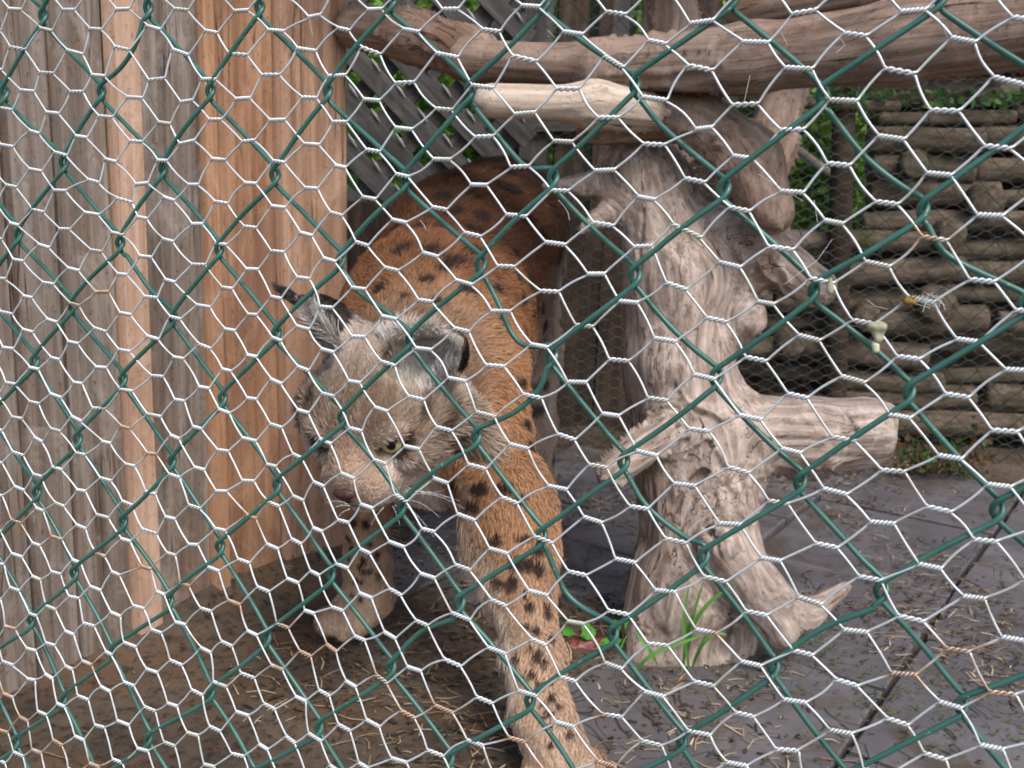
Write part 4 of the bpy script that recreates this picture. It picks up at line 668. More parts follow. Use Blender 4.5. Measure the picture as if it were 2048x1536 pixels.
# label: colour, flow, hair length, density weight
LAB = {
 'rump': ((.075, .038, .022), TB*.7+down*.6, .020, .8), 'back': ((.120, .053, .027), TB+down*.25, .018, 1),
 'shoulder': ((.27, .125, .058), TB*.6+down*.8, .015, 1.1), 'chest': ((.50, .30, .16), down+TB*.3, .020, 1),
 'neck': ((.20, .125, .08), -HF+down*.2, .018, 1), 'hind': ((.40, .29, .21), down+TB*.25, .015, .8),
 'leg': ((.38, .205, .108), down, .011, 1.3), 'lower': ((.42, .275, .18), down, .0085, 1.5), 'paw': ((.52, .37, .26), down*.6-TB*.8, .009, 1.6),
 'skull': ((.205, .148, .104), -HF, .0085, 1.9), 'cheek': ((.32, .225, .16), -HF*.8+down*.4, .011, 1.9), 'muzzle': ((.43, .30, .225), -HF, .004, 1.9),
 'ruff': ((.34, .25, .18), -HF*.5-HU*.9, .034, 1.7), 'chin': ((.66, .56, .48), -HF*.6-HU*.5, .008, 1.6), 'ear': ((.5, .42, .35), HU, .008, 2.6),
}
PR = []
def add(lab, p): PR.append((lab, p))
add('rump', cap(P(1000, 452, 1.84), P(935, 520, 1.70), .118, .128, .06)); add('back', cap(P(935, 520, 1.70), P(870, 650, 1.50), .130, .126, .06))
add('back', cap(P(960, 640, 1.76), P(885, 800, 1.47), .108, .100, .06)); add('shoulder', cap(P(870, 650, 1.50), P(860, 760, 1.38), .122, .105, .06))
add('chest', cap(P(860, 770, 1.38), P(865, 890, 1.36), .100, .078, .05)); add('neck', cap(P(860, 720, 1.38), P(790, 775, 1.17), .088, .062, .04))
add('shoulder', cap(P(940, 720, 1.40), P(962, 880, 1.32), .062, .052, .05)); add('leg', cap(P(962, 880, 1.32), P(1010, 1010, 1.275), .053, .053, .04))
add('leg', cap(P(1010, 1010, 1.275), P(1043, 1150, 1.245), .054, .040, .03)); add('lower', cap(P(1043, 1150, 1.245), P(1067, 1310, 1.215), .039, .030, .02))
add('lower', cap(P(1067, 1310, 1.215), P(1085, 1430, 1.20), .030, .031, .02)); add('paw', cap(P(1085, 1430, 1.20), P(1112, 1500, 1.175), .032, .036, .02))
add('leg', cap(P(985, 1085, 1.27), P(1005, 1150, 1.262), .026, .020, .03)); add('lower', ell(P(1092, 1320, 1.205), (.020, .018, .028), k=.02)); add('leg', cap(P(1036, 985, 1.26), P(1060, 1090, 1.245), .034, .028, .03))
for dx, dy, rr in ((-45, 50, .016), (-10, 62, .018), (30, 60, .018), (62, 35, .016)): add('paw', ell(P(1120+dx, 1488+dy, 1.165), (rr, rr*1.25, rr*.95), k=.006))
add('shoulder', cap(P(760, 720, 1.44), P(745, 860, 1.43), .070, .058, .05)); add('leg', cap(P(745, 860, 1.43), P(732, 990, 1.44), .054, .040, .03))
add('lower', cap(P(732, 990, 1.44), P(735, 1130, 1.465), .036, .030, .02)); add('lower', cap(P(735, 1130, 1.465), P(738, 1185, 1.48), .030, .031, .02)); add('paw', cap(P(738, 1190, 1.48), P(705, 1228, 1.455), .033, .031, .02))
for dx, dy, rr in ((-42, 22, .018), (-12, 32, .018), (18, 28, .017), (42, 10, .015)): add('paw', ell(P(700+dx, 1218+dy, 1.445), (rr, rr*1.25, rr*.95), k=.006))
add('hind', cap(P(1020, 545, 1.86), P(1035, 720, 1.84), .088, .072, .05)); add('hind', cap(P(1035, 720, 1.84), P(1052, 850, 1.90), .066, .052, .04))
add('hind', cap(P(1052, 850, 1.90), P(1072, 960, 1.98), .045, .033, .03)); add('lower', cap(P(1072, 960, 1.98), P(1066, 1015, 1.99), .030, .030, .02)); add('paw', cap(P(1066, 1018, 1.99), P(1052, 1030, 1.93), .032, .034, .02))
add('hind', cap(P(945, 580, 1.90), P(925, 760, 1.95), .085, .065, .05)); add('hind', cap(P(925, 760, 1.95), P(915, 880, 2.10), .055, .036, .03)); add('lower', cap(P(915, 880, 2.10), P(915, 958, 2.14), .032, .030, .02)); add('paw', cap(P(915, 960, 2.14), P(905, 978, 2.08), .032, .032, .02))
add('rump', cap(P(985, 420, 1.92), P(1000, 430, 2.06), .035, .022, .03))
# head
add('skull', ell(Lh(-.008, 0, .006), (.078, .068, .058), HA, .03)); add('skull', cap(Lh(-.03, -.035, .03), Lh(-.03, .035, .03), .034, .034, .02))
for s in (-1, 1):
    add('skull', ell(Lh(.040, .027*s, .024), (.030, .022, .016), HA, .016)); add('cheek', ell(Lh(.026, .047*s, -.020), (.040, .030, .034), HA, .02))
    add('muzzle', ell(Lh(.090, .019*s, -.028), (.027, .023, .022), HA, .008)); add('ruff', cap(Lh(-.008, .060*s, -.025), Lh(-.018, .088*s, -.072), .040, .018, .025))
    add('chin', cap(Lh(.03, .028*s, -.042), Lh(.078, .010*s, -.050), .028, .017, .02))
add('muzzle', cap(Lh(.036, 0, .008), Lh(.096, 0, -.008), .031, .021, .02)); add('chin', ell(Lh(.084, 0, -.052), (.020, .018, .015), HA, .012)); add('ruff', cap(Lh(-.02, 0, -.055), Lh(.03, 0, -.055), .045, .03, .03))
for s in (-1, 1):
    add('cheek', cap(Lh(.0665, .024*s, .0205), Lh(.058, .052*s, .0205), .0050, .0050, .008)); add('cheek', cap(Lh(.0685, .026*s, -.0085), Lh(.058, .050*s, -.0065), .005, .005, .008))
cuts = [ell(Lh(.0715, .0365*s, .006), (.012, .0175, .0115), HA, .006) for s in (-1, 1)]
EARS = []
for s, base, tip, opn, r0 in ((-1, Lh(-.036, -.040, .036), P(586, 602, 1.085), M@np.array([-.80, .45, -.35]), .040), (1, Lh(-.032, .046, .030), P(922, 690, 1.04), M@np.array([-.42, .22, -.88]), .0345)):
    ax = tip-base; L = np.linalg.norm(ax); ax /= L; opn = opn-(opn@ax)*ax; opn /= np.linalg.norm(opn); lat = np.cross(ax, opn)
    add('ear', cap(base, base+ax*L*.55, r0, r0*.78, .012)); add('ear', cap(base+ax*L*.5, tip, r0*.76, .005, .010))
    oo = .017 if s < 0 else .024; cuts.append(cap(base+ax*L*.16+opn*oo, base+ax*L*.60+opn*oo, r0*.90, r0*.78, .004)); cuts.append(cap(base+ax*L*.55+opn*oo, tip+ax*.012+opn*(oo-.008), r0*.80, .005, .004))
    EARS.append((base, ax, opn, lat, L, r0, tip))
V, F = implicit([p for _, p in PR], .0042, cuts)
V = relax(V, F, 1, .4)
def field(X):
    """colour, flow and hair length by nearness to the body regions"""
    col = np.zeros((len(X), 3)); fl = np.zeros((len(X), 3)); ln = np.zeros(len(X)); dn_ = np.zeros(len(X)); ws = np.zeros(len(X)); W = {}
    for lab, p in PR:
        lo, hi = prim_box(p); m = np.all((X > lo-.06) & (X < hi+.06), axis=1)
        if not m.any(): continue
        w = np.exp(-np.clip(sdf_prim(p, X[m])+.004, 0, 1)/.011)*(4 if lab == 'ear' else 1); c_, f_, l_, d_ = LAB[lab]; f_ = np.array(f_)/np.linalg.norm(f_)
        col[m] += w[:, None]*np.array(c_); fl[m] += w[:, None]*f_; ln[m] += w*l_; dn_[m] += w*d_; ws[m] += w
        if lab not in W: W[lab] = np.zeros(len(X))
        W[lab][m] += w
    ws += 1e-9
    for k in W: W[k] /= ws
    return col/ws[:, None], fl/(np.linalg.norm(fl, axis=1)[:, None]+1e-9), ln/ws, dn_/ws, W
Nn = vnormals(V, F)
if np.mean(np.einsum('ij,ij->i', Nn, V-V.mean(0))) < 0: F = F[:, ::-1]; Nn = -Nn
Minv = np.linalg.inv(M)
def to_px(X): q = (X-CAM)@Minv.T; return q[:, 0]/q[:, 2]*F_PX+1024, q[:, 1]/q[:, 2]*F_PX+768, q[:, 2]
vx, vy, vd = to_px(V)
SP = [(968, 322, 15, 8), (905, 348, 15, 9), (1002, 372, 20, 9), (944, 398, 10, 9), (962, 435, 12, 12), (935, 335, 14, 8), (1012, 342, 14, 8), (878, 400, 12, 9), (908, 522, 18, 7), (940, 503, 14, 7), (886, 538, 10, 7), (798, 500, 11, 10), (858, 505, 10, 9), (765, 575, 9, 8), (850, 560, 9, 8), (1035, 512, 8, 10), (1032, 548, 9, 9), (990, 572, 10, 8), (940, 460, 10, 7), (1045, 597, 10, 10), (1062, 568, 8, 8), (1045, 655, 9, 9), (1068, 636, 7, 9), (1086, 618, 6, 9), (1090, 652, 6, 10), (1062, 726, 15, 13), (1042, 762, 14, 8), (1086, 766, 13, 8), (1076, 820, 14, 9), (1048, 838, 9, 8), (1062, 880, 10, 8), (1085, 690, 8, 8), (830, 455, 9, 8), (900, 425, 9, 9), (1050, 440, 9, 9), (1085, 470, 8, 9), (870, 455, 8, 8), (800, 600, 8, 8), (935, 585, 10, 8), (880, 610, 9, 8), (1000, 640, 9, 8),
 (902, 966, 14, 9), (960, 962, 16, 9), (935, 1008, 16, 9), (1010, 960, 12, 9), (985, 1070, 11, 9), (1045, 985, 11, 9), (705, 1040, 7, 10), (735, 1052, 7, 11), (690, 1074, 7, 8), (700, 1098, 6, 7), (692, 1112, 5, 6), (716, 1132, 5, 5), (730, 1143, 5, 5), (708, 1165, 5, 5), (750, 1137, 5, 5), (718, 1165, 6, 5), (732, 1120, 5, 6), (762, 1108, 5, 6), (700, 1180, 5, 5), (742, 1090, 5, 7), (722, 1185, 5, 5), (765, 1150, 5, 6),
 (1042, 1112, 22, 13), (1020, 1160, 10, 13), (992, 1163, 14, 10), (1086, 1130, 8, 14), (1067, 1204, 8, 9), (1096, 1208, 6, 13), (1046, 1238, 6, 7), (1073, 1250, 8, 7), (1096, 1264, 6, 9), (1076, 1300, 7, 11), (1030, 1302, 7, 7), (1098, 1315, 5, 9), (1058, 1285, 5, 6), (1088, 1358, 6, 9), (1062, 1345, 6, 6), (1045, 1350, 5, 6), (1108, 1385, 6, 9), (1090, 1398, 6, 5), (1104, 1414, 8, 6), (1122, 1402, 6, 6), (1128, 1436, 7, 5), (1082, 1426, 6, 5), (1096, 1440, 5, 5), (1062, 1400, 5, 6), (1110, 1355, 4, 7), (1144, 1462, 8, 4), (1098, 1478, 8, 4), (1060, 1180, 5, 7), (1085, 1090, 9, 10), (1050, 1060, 12, 8)]
spots = []
for (px, py, a, b_) in SP:
    d2 = (vx-px)**2+(vy-py)**2; c_ = np.where(d2 < 100)[0]
    if len(c_) == 0: continue
    i = c_[np.argmin(vd[c_])]; s = vd[i]/F_PX; g_ = 1.9 if py < 900 else 1.4; spots.append((V[i], a*s*g_, b_*s*g_))
_, FL, _, _, Wv = field(V)
def wget(W, *ks): return sum(W[k] for k in ks if k in W)
cand = rng.permutation(len(V))[:9000]; camdir = (CAM-V); camdir /= np.linalg.norm(camdir, axis=1)[:, None]; facing = np.einsum('ij,ij->i', camdir, Nn)
pts_ = [s[0] for s in spots]
hd_w = wget(Wv, 'skull', 'cheek', 'muzzle', 'ruff', 'chin', 'ear', 'neck')
for i in cand:
    if hd_w[i] > .15 or facing[i] > .12: continue
    lg = wget(Wv, 'lower', 'paw')[i] if False else (Wv['lower'][i]+Wv['paw'][i]+Wv['leg'][i])
    mind = .026 if lg > .4 else .045
    if min(np.linalg.norm(np.array(pts_)-V[i], axis=1)) > mind: r_ = (.006 if lg > .4 else .011)*random.uniform(.7, 1.2); spots.append((V[i], r_, r_*1.3)); pts_.append(V[i])
SPc = np.array([s[0] for s in spots]); SPr = np.array([max(s[1], s[2]) for s in spots]); SPe = np.array([(s[1], s[2]) for s in spots])
camx, camy = M@np.array([1, 0, 0.]), M@np.array([0, 1., 0])
from mathutils import kdtree
kd = kdtree.KDTree(len(SPc))
for i, p in enumerate(SPc): kd.insert(p, i)
kd.balance()
def colour(X, Nx, jitter=True):
    col, fl, ln, dn_, W = field(X)
    hq = (X-HO)@HA.T; f, r, u = hq.T
    z_ = np.zeros(len(X)); hw = z_+0
    for k in ('skull', 'cheek', 'muzzle', 'ruff', 'chin'): hw = hw+W.get(k, 0)
    body = 1-np.clip(hw+W.get('ear', 0)*1.0, 0, 1)
    # warm and dark clouds in the coat
    n1 = fbm(X*9, 3); col = col*(1+n1[:, None]*.35)
    back = W.get('rump', z_)+W.get('back', z_)
    top = np.clip(Nx[:, 2], 0, 1)*back
    col = col*(1-.30*top)[:, None]
    # pale underside
    under = np.clip(-Nx[:, 2]*1.6+.1, 0, 1)*(W.get('chest', z_)+.6*back+W.get('shoulder', z_)*.7+W.get('hind', z_)*.6)
    inner = np.clip((-Nx@camx)*1.6-.75, 0, 1)*(W.get('leg', z_)*.8+W.get('lower', z_))*(X@camx > P(930, 1000, 1.25)@camx)
    ln = np.where((inner > .35) & (W.get('lower', z_)+W.get('leg', z_) > .5), ln*2.2, ln); under = under*(.6+.4*np.clip(fbm(X*20, 2)*3+.6, 0, 1))
    pale = np.clip(under+inner, 0, 1)[:, None]; col = col*(1-pale)+np.array([.66, .57, .49])*pale
    # head marks
    def blob(cf, cr, cu, rf, rr, ru): return np.exp(-(((f-cf)/rf)**2+((np.abs(r)-cr)/rr)**2+((u-cu)/ru)**2))*np.clip(hw*1.5, 0, 1)
    def put(c_, w): nonlocal col; w = np.clip(w, 0, 1)[:, None]; col = col*(1-w)+np.array(c_)*w
    put((.17, .11, .07), .75*np.clip(fbm(np.c_[f*22, r*150, u*22], 2)*2.5+.1, 0, 1)*np.clip((u-.0)/.02, 0, 1)*hw)
    put((.74, .66, .58), 1.1*blob(.060, .036, -.014, .022, .020, .007)); put((.62, .50, .40), .8*blob(.066, .036, .024, .014, .016, .006))
    put((.055, .035, .026), np.clip((.0215-np.minimum(np.linalg.norm(X-Lh(.0550, .0370, .006), axis=1), np.linalg.norm(X-Lh(.0550, -.0370, .006), axis=1)))/.0030, 0, 1)*1.2); put((.13, .075, .05), .95*blob(.074, .020, -.004, .016, .006, .006))
    put((.70, .62, .56), 1.1*blob(.098, .020, -.036, .02, .022, .013)); put((.74, .68, .61), .9*blob(.06, .0, -.062, .05, .03, .014))
    put((.52, .33, .23), .8*blob(.075, 0, .010, .03, .013, .02))
    for (uu, ff, w_) in ((.022, .010, .0055), (.004, .014, .0055), (-.016, .016, .006), (-.036, .016, .005)):
        put((.055, .032, .022), 1.1*np.exp(-((u-uu-(ff-f)*.35)/w_)**2)*np.clip((np.abs(r)-.040)/.01, 0, 1)*np.clip((.045-f)/.012, 0, 1)*np.clip((f+.03)/.02, 0, 1)*hw)
    put((.08, .045, .035), 1.0*np.exp(-((u+.041+(.10-f)*.12)/.0035)**2)*(f > .055)*(np.abs(r) < .035)*hw)
    for k_ in range(3): put((.30, .17, .11), .5*np.exp(-((u+.026+k_*.006)/.0014)**2)*np.clip((f-.075)/.01, 0, 1)*hw*(np.abs(r) > .012))
    # ears
    for (base, ax, opn, lat, L, r0, tip) in EARS:
        q = X-base; t = q@ax/L; o_ = q@opn; l_ = q@lat; near = (t > -.25) & (t < 1.3) & (o_ < .033) & (o_ > -.05) & (np.abs(l_) < .036) & (W.get('ear', z_) > .004)
        inside = near & ((Nx@opn) > .15); outside = near & ~inside
        e_ = W.get('ear', z_)
        put((.47, .43, .395), np.clip(e_*60, 0, 1)*inside); ln = np.where(inside & (t < .7), .020, ln); put((.045, .036, .032), e_*outside*np.clip((t-.22)/.12, 0, 1)*3*(1.0 if r0 > .035 else np.clip(((q-ax*(q@ax)[:, None])@camx)/.012, 0, 1)*np.clip((t-.45)/.2, 0, 1)))
        put((.36, .33, .31), e_*outside*np.exp(-((t-.30)/.14)**2-(l_/.012)**2)*1.3); put((.66, .56, .44), e_*near*np.clip(1-np.abs(Nx@opn-.1)/.35, 0, 1)*(t < .85)*(o_ > .002))
        
    # spots
    dk = np.zeros(len(X)); j = rng.normal(0, .0013, X.shape) if jitter else 0
    Xj = X+j
    for i in np.where(body > .25)[0] if True else []:
        for (_, idx, dist) in kd.find_n(Xj[i], 2):
            if dist > SPr[idx]*1.9: continue
            dv = Xj[i]-SPc[idx]; ex, ey = SPe[idx]; dd = math.sqrt((dv@camx/ex)**2+(dv@camy/ey)**2+((dist*dist-(dv@camx)**2-(dv@camy)**2)/(SPr[idx]**2)))
            v_ = min(1, max(0, (1.18-dd)/.42)); dk[i] = max(dk[i], v_)
    sc = np.array([.028, .017, .015]); dk = (dk*.97*body*(1-pale[:, 0]*.5))[:, None]; col = col*(1-dk)+sc*dk
    return np.clip(col, 0, 1), fl, ln, dn_, W
colV, FL, LN, DN, WV = colour(V, Nn, False)
lynx = empty('lynx', (*P(880, 900, 1.5)[:2], 0), 'spotted rusty brown lynx standing with lowered head behind the wire, one foreleg forward', 'lynx')
M_skin = attr_mat('lynx_coat', 'col', .85, .15)
mesh_np('body', V, F, M_skin, lynx, attrs={'col': np.c_[colV, np.ones(len(V))]})
# fur
tri = np.concatenate([F[:, [0, 1, 2]], F[:, [0, 2, 3]]]); ar = np.linalg.norm(np.cross(V[tri[:, 1]]-V[tri[:, 0]], V[tri[:, 2]]-V[tri[:, 0]]), axis=1)/2
dens = DN[tri].mean(1); dens *= np.where(facing[tri].mean(1) > -.25, 1.0, .28)
pr = ar*dens; pr /= pr.sum(); NS = 420000
ti = rng.choice(len(tri), NS, p=pr); w = rng.random((NS, 2)); fl_ = w.sum(1) > 1; w[fl_] = 1-w[fl_]; w3 = np.c_[1-w.sum(1), w]
X = np.einsum('nk,nkj->nj', w3, V[tri[ti]]); NX = np.einsum('nk,nkj->nj', w3, Nn[tri[ti]]); NX /= np.linalg.norm(NX, axis=1)[:, None]
cX, fX, lX, _, WX = colour(X, NX)
clump = fbm(X*60, 2)[:, None]
tanv = fX-np.einsum('ij,ij->i', fX, NX)[:, None]*NX + rng.normal(0, .16, X.shape) + np.cross(NX, fX)*fbm(X*22+5, 2)[:, None]*1.1
tanv -= np.einsum('ij,ij->i', tanv, NX)[:, None]*NX; tanv /= np.linalg.norm(tanv, axis=1)[:, None]+1e-9
lift = (.30+.16*rng.random((NS, 1))+.25*np.clip(clump, 0, 1)); L = (lX*(.6+.7*rng.random(NS)))[:, None]*(1+.5*clump)
side = np.cross(NX, tanv); side += NX*rng.normal(0, .35, (NS, 1)); side /= np.linalg.norm(side, axis=1)[:, None]
Wd = np.where(L > .012, .00055, .00042)*(.7+.6*rng.random((NS, 1)))
p0 = X-NX*.0008; p1 = X+tanv*L*.5+NX*L*lift*.75; p2 = X+tanv*L*.98+NX*L*lift*.85
Vf = np.stack([p0+side*Wd, p0-side*Wd, p1+side*Wd*.85, p1-side*Wd*.85, p2], 1).reshape(-1, 3); i = np.arange(NS)[:, None]*5
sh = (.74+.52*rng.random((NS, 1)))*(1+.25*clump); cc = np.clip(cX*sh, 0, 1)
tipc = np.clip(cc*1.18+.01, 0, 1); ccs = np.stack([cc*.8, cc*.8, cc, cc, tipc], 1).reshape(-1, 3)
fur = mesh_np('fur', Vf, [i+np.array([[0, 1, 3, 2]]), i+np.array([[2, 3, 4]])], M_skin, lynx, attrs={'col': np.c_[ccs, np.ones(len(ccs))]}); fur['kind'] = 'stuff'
# eyes, nose, whiskers, ear tufts
def uv_sphere(c, r, A, colf, nu=24, nv=16):
    V_ = []; F_ = []
    for a in range(nv+1):
        th = math.pi*a/nv
        for b_ in range(nu): ph = 2*math.pi*b_/nu; V_.append((math.cos(th), math.sin(th)*math.cos(ph), math.sin(th)*math.sin(ph)))
    V_ = np.array(V_); F_ = np.array([[a*nu+b_, (a+1)*nu+b_, (a+1)*nu+(b_+1) % nu, a*nu+(b_+1) % nu] for a in range(nv) for b_ in range(nu)])
    return c+(V_*r)@A, F_, colf(V_)
M_eye, nt, b = nmat('eye', .12, .6); a_ = N(nt, 'ShaderNodeAttribute'); a_.attribute_name = 'col'; nt.links.new(a_.outputs['Color'], b.inputs['Base Color'])
for s in (-1, 1):
    gz = HF*.75+HR*.25*s+HU*-.10+M@np.array([0, 0, -1])*.25; gz /= np.linalg.norm(gz); l1 = HR-(HR@gz)*gz; l1 /= np.linalg.norm(l1); l2 = np.cross(gz, l1)
    l2 *= np.sign(l2@HU)
    def ec(v):
        c_ = np.full((len(v), 4), 1.0); ang = np.arccos(np.clip(v[:, 0], -1, 1)); c_[:, :3] = (.05, .03, .022); ir = ang < .92
        c_[ir, :3] = (.46, .42, .22); rg = (ang > .78) & ir; c_[rg, :3] = (.20, .16, .05); pu = (np.sqrt((v[:, 1]/1.0)**2+((v[:, 2]-.22)/1.0)**2) < .36) & (v[:, 0] > 0); c_[pu, :3] = (.006, .005, .004); return c_
    Ve, Fe, ce = uv_sphere(Lh(.0550, .0370*s, .006), .0152, np.array([gz, l1, l2]), ec, 32, 32)
    mesh_np('eye', Ve, Fe, M_eye, lynx, attrs={'col': ce})
Vn, Fn = implicit([ell(Lh(.118, 0, -.010), (.007, .013, .007), HA, .005), ell(Lh(.115, 0, -.020), (.006, .005, .008), HA, .005)], .001, [ell(Lh(.124, .007*s, -.013), (.004, .003, .002), HA, .002) for s in (-1, 1)])
mesh_np('nose', Vn, Fn, simple_mat('nose_leather', (.035, .018, .016), (.10, .045, .04), 300, .45), lynx)
M_wh = simple_mat('white_whisker', (.75, .75, .75), (.85, .85, .85), 5, .4)
wk = [((805, 985), (905, 997), 8), ((808, 990), (930, 1018), 14), ((800, 1000), (880, 1035), 12), ((800, 1005), (868, 1075), 10), ((790, 1010), (835, 1070), 6), ((785, 1012), (800, 1050), 4), ((815, 975), (890, 980), -8), ((700, 1012), (660, 1022), 6), ((695, 1008), (650, 1006), 5), ((700, 1018), (668, 1045), 6), ((810, 980), (920, 1002), 4), ((768, 1015), (742, 1050), 4)]
for (a, b2, sag) in wk:
    pa, pb = P(*a, 1.03), P(*b2, 1.02); t = np.linspace(0, 1, 7)[:, None]; pt = pa+(pb-pa)*t+(M@np.array([0, -1., 0]))*np.sin(t*math.pi)*sag/F_PX
    Vw, Fw = tube(pt, np.linspace(.00024, .00008, 7), 4); mesh_np('whisker', Vw, Fw, M_wh, lynx)
m = MB()
M_tuft = simple_mat('black_tuft_hair', (.012, .01, .01), (.03, .025, .022), 50, .6)
for (base, ax, opn, lat, L, r0, tip), end, n in ((EARS[0], P(531, 568, 1.08), 260), (EARS[1], P(925, 690, 1.03), 160)):
    for k in range(n):
        st = base+ax*L*random.uniform(.70, 1.0)-opn*.004+lat*random.uniform(-.006, .006)+opn*random.uniform(-.004, .003); en = st+(end-tip)*random.uniform(.55, 1.0)+rng.normal(0, .0013, 3)
        mid = (st+en)/2+(M@np.array([.25, -.6, 0]))*.003; Vw, Fw = tube(np.array([st, mid, en]), np.array([.0006, .0005, .0001]), 3); m.add(Vw, Fw)
m.build('ear_tuft', M_tuft, lynx)['kind'] = 'stuff'
# ------------------------------------------------------------------ the two wire fences in front
Kn = [tuple(float(x) for x in s.split(',')) for s in KNOT.split(';')]
Hn = [tuple(float(x) for x in s.split(',')) for s in HEX.split(';')]
def homog(src, dst):
    Am = []
    for (u, v), (x, y) in zip(src, dst): Am.append([u, v, 1, 0, 0, 0, -x*u, -x*v, -x]); Am.append([0, 0, 0, u, v, 1, -y*u, -y*v, -y])
    _, _, Vt = np.linalg.svd(np.array(Am)); h = Vt[-1].reshape(3, 3); return h/h[2, 2]
hK = homog([k[:2] for k in Kn], [k[2:] for k in Kn])
hK_c = np.linalg.inv(np.array([[F_PX, 0, 1024], [0, F_PX, 768], [0, 0, 1.]]))@hK
a_, b_ = hK_c[:, 0], hK_c[:, 1]; nrm = np.cross(a_, b_); nrm /= np.linalg.norm(nrm); eh = a_-b_; eh /= np.linalg.norm(eh); ev = a_+b_; sc_ = .073/np.linalg.norm(ev); ev /= np.linalg.norm(ev)
if nrm[2] > 0: nrm = -nrm                                   # towards the viewer
if (hK_c[:, 2]*sc_)[2] < 0: sc_ = -sc_
d0 = (hK_c[:, 2]*sc_)@nrm                                  # plane: x.nrm = d0 (camera frame)
def on_plane(px, py, off=0.0):
    q = np.array([(px-1024)/F_PX, (py-768)/F_PX, 1.]); return q*((d0+off)/(q@nrm))
wN, wH, wV = M@nrm, M@eh, M@ev
def Wd_(q): return CAM+M@q
class Warp:                                                 # homography in the plane + smooth residual, exact at the measured points
    def __init__(s, idx, pts):
        s.idx = np.array(idx, float); s.pts = np.array(pts, float)
        def f(I): return np.c_[np.ones(len(I)), I, I**2, I[:, :1]*I[:, 1:]]
        s.f = f; A_ = f(s.idx); s.c = np.linalg.lstsq(A_, s.pts, rcond=None)[0]; s.res = s.pts-A_@s.c
    def __call__(s, i):
        i = np.array(i, float); d2 = ((s.idx-i)**2).sum(1); w = np.exp(-d2/1.6); return (s.f(i[None])@s.c)[0]+(w@s.res)/(w.sum()+.02)
# chain link, in plane coordinates
def pl(px, py, off=0.): q = on_plane(px, py, off); return np.array([q@eh, q@ev])
def from_pl(p, off): return Wd_(eh*p[0]+ev*p[1]+nrm*(d0+off)) if abs(eh@ev) < 1e-3 else Wd_(np.linalg.solve(np.array([eh, ev, nrm]), np.array([p[0], p[1], d0+off])))
KI = {(int(u+v), int(u-v)): pl(x, y) for u, v, x, y in Kn}
wk_ = Warp([k for k in KI], [KI[k] for k in KI])
Krc = {}
for r_ in range(-6, 15):
    for c_ in range(-20, 9):
        if (r_+c_) % 2: continue
        if (r_, c_) in KI: Krc[(r_, c_)] = KI[(r_, c_)]
        else:
            p = wk_((r_, c_)); Krc[(r_, c_)] = p+rng.normal(0, .001, 2)
BEND = {}
def kn(x, y): return min(((k, (KI[k]-pl(x, y))) for k in KI), key=lambda t: np.linalg.norm(t[1]))[0]
for (p0, p1, way) in [((962, 531), (1103, 714), [(970, 560), (998, 616), (1020, 672), (1050, 697)]), ((1103, 714), (953, 876), [(1089, 768), (1061, 803), (1024, 830)]), ((1083, 1075), (1225, 1270), [(1110, 1150), (1131, 1194), (1174, 1226)]),
        ((1246, 925), (1406, 1113), [(1252, 950), (1289, 1018), (1374, 1082)]), ((298, 25), (203, 188), [(280, 85), (262, 118), (240, 145)]), ((941, 186), (1106, 360), [(946, 214), (987, 265), (1024, 310), (1052, 338)]), ((919, 1207), (781, 1337), [(912, 1236), (860, 1252), (832, 1270)]),
        ((1760, 1182), (1548, 1335), [(1748, 1215), (1661, 1245), (1611, 1274)]), ((1646, 192), (1846, 419), [(1660, 225), (1716, 300), (1761, 342), (1818, 382)]), ((1846, 419), (2050, 610), [(1853, 446), (1878, 496), (1916, 526)]), ((1269, 172), (1448, 378), [(1281, 202), (1319, 252), (1434, 347)]), ((240, 491), (346, 640), [(247, 508), (267, 539), (295, 580)]), ((682, 524), (820, 682), [(709, 581), (729, 597), (764, 619)])]:
    BEND[(kn(*p0), kn(*p1))] = [pl(*w) for w in way]
chain = empty('chain_link_fence', CAM+wN*0+(P(1024, 768, .5)-CAM), 'green plastic coated chain link fence with large diamonds, right in front of the viewer', 'fence')
S_, Dp, Vh = .0012, .0017, .0050
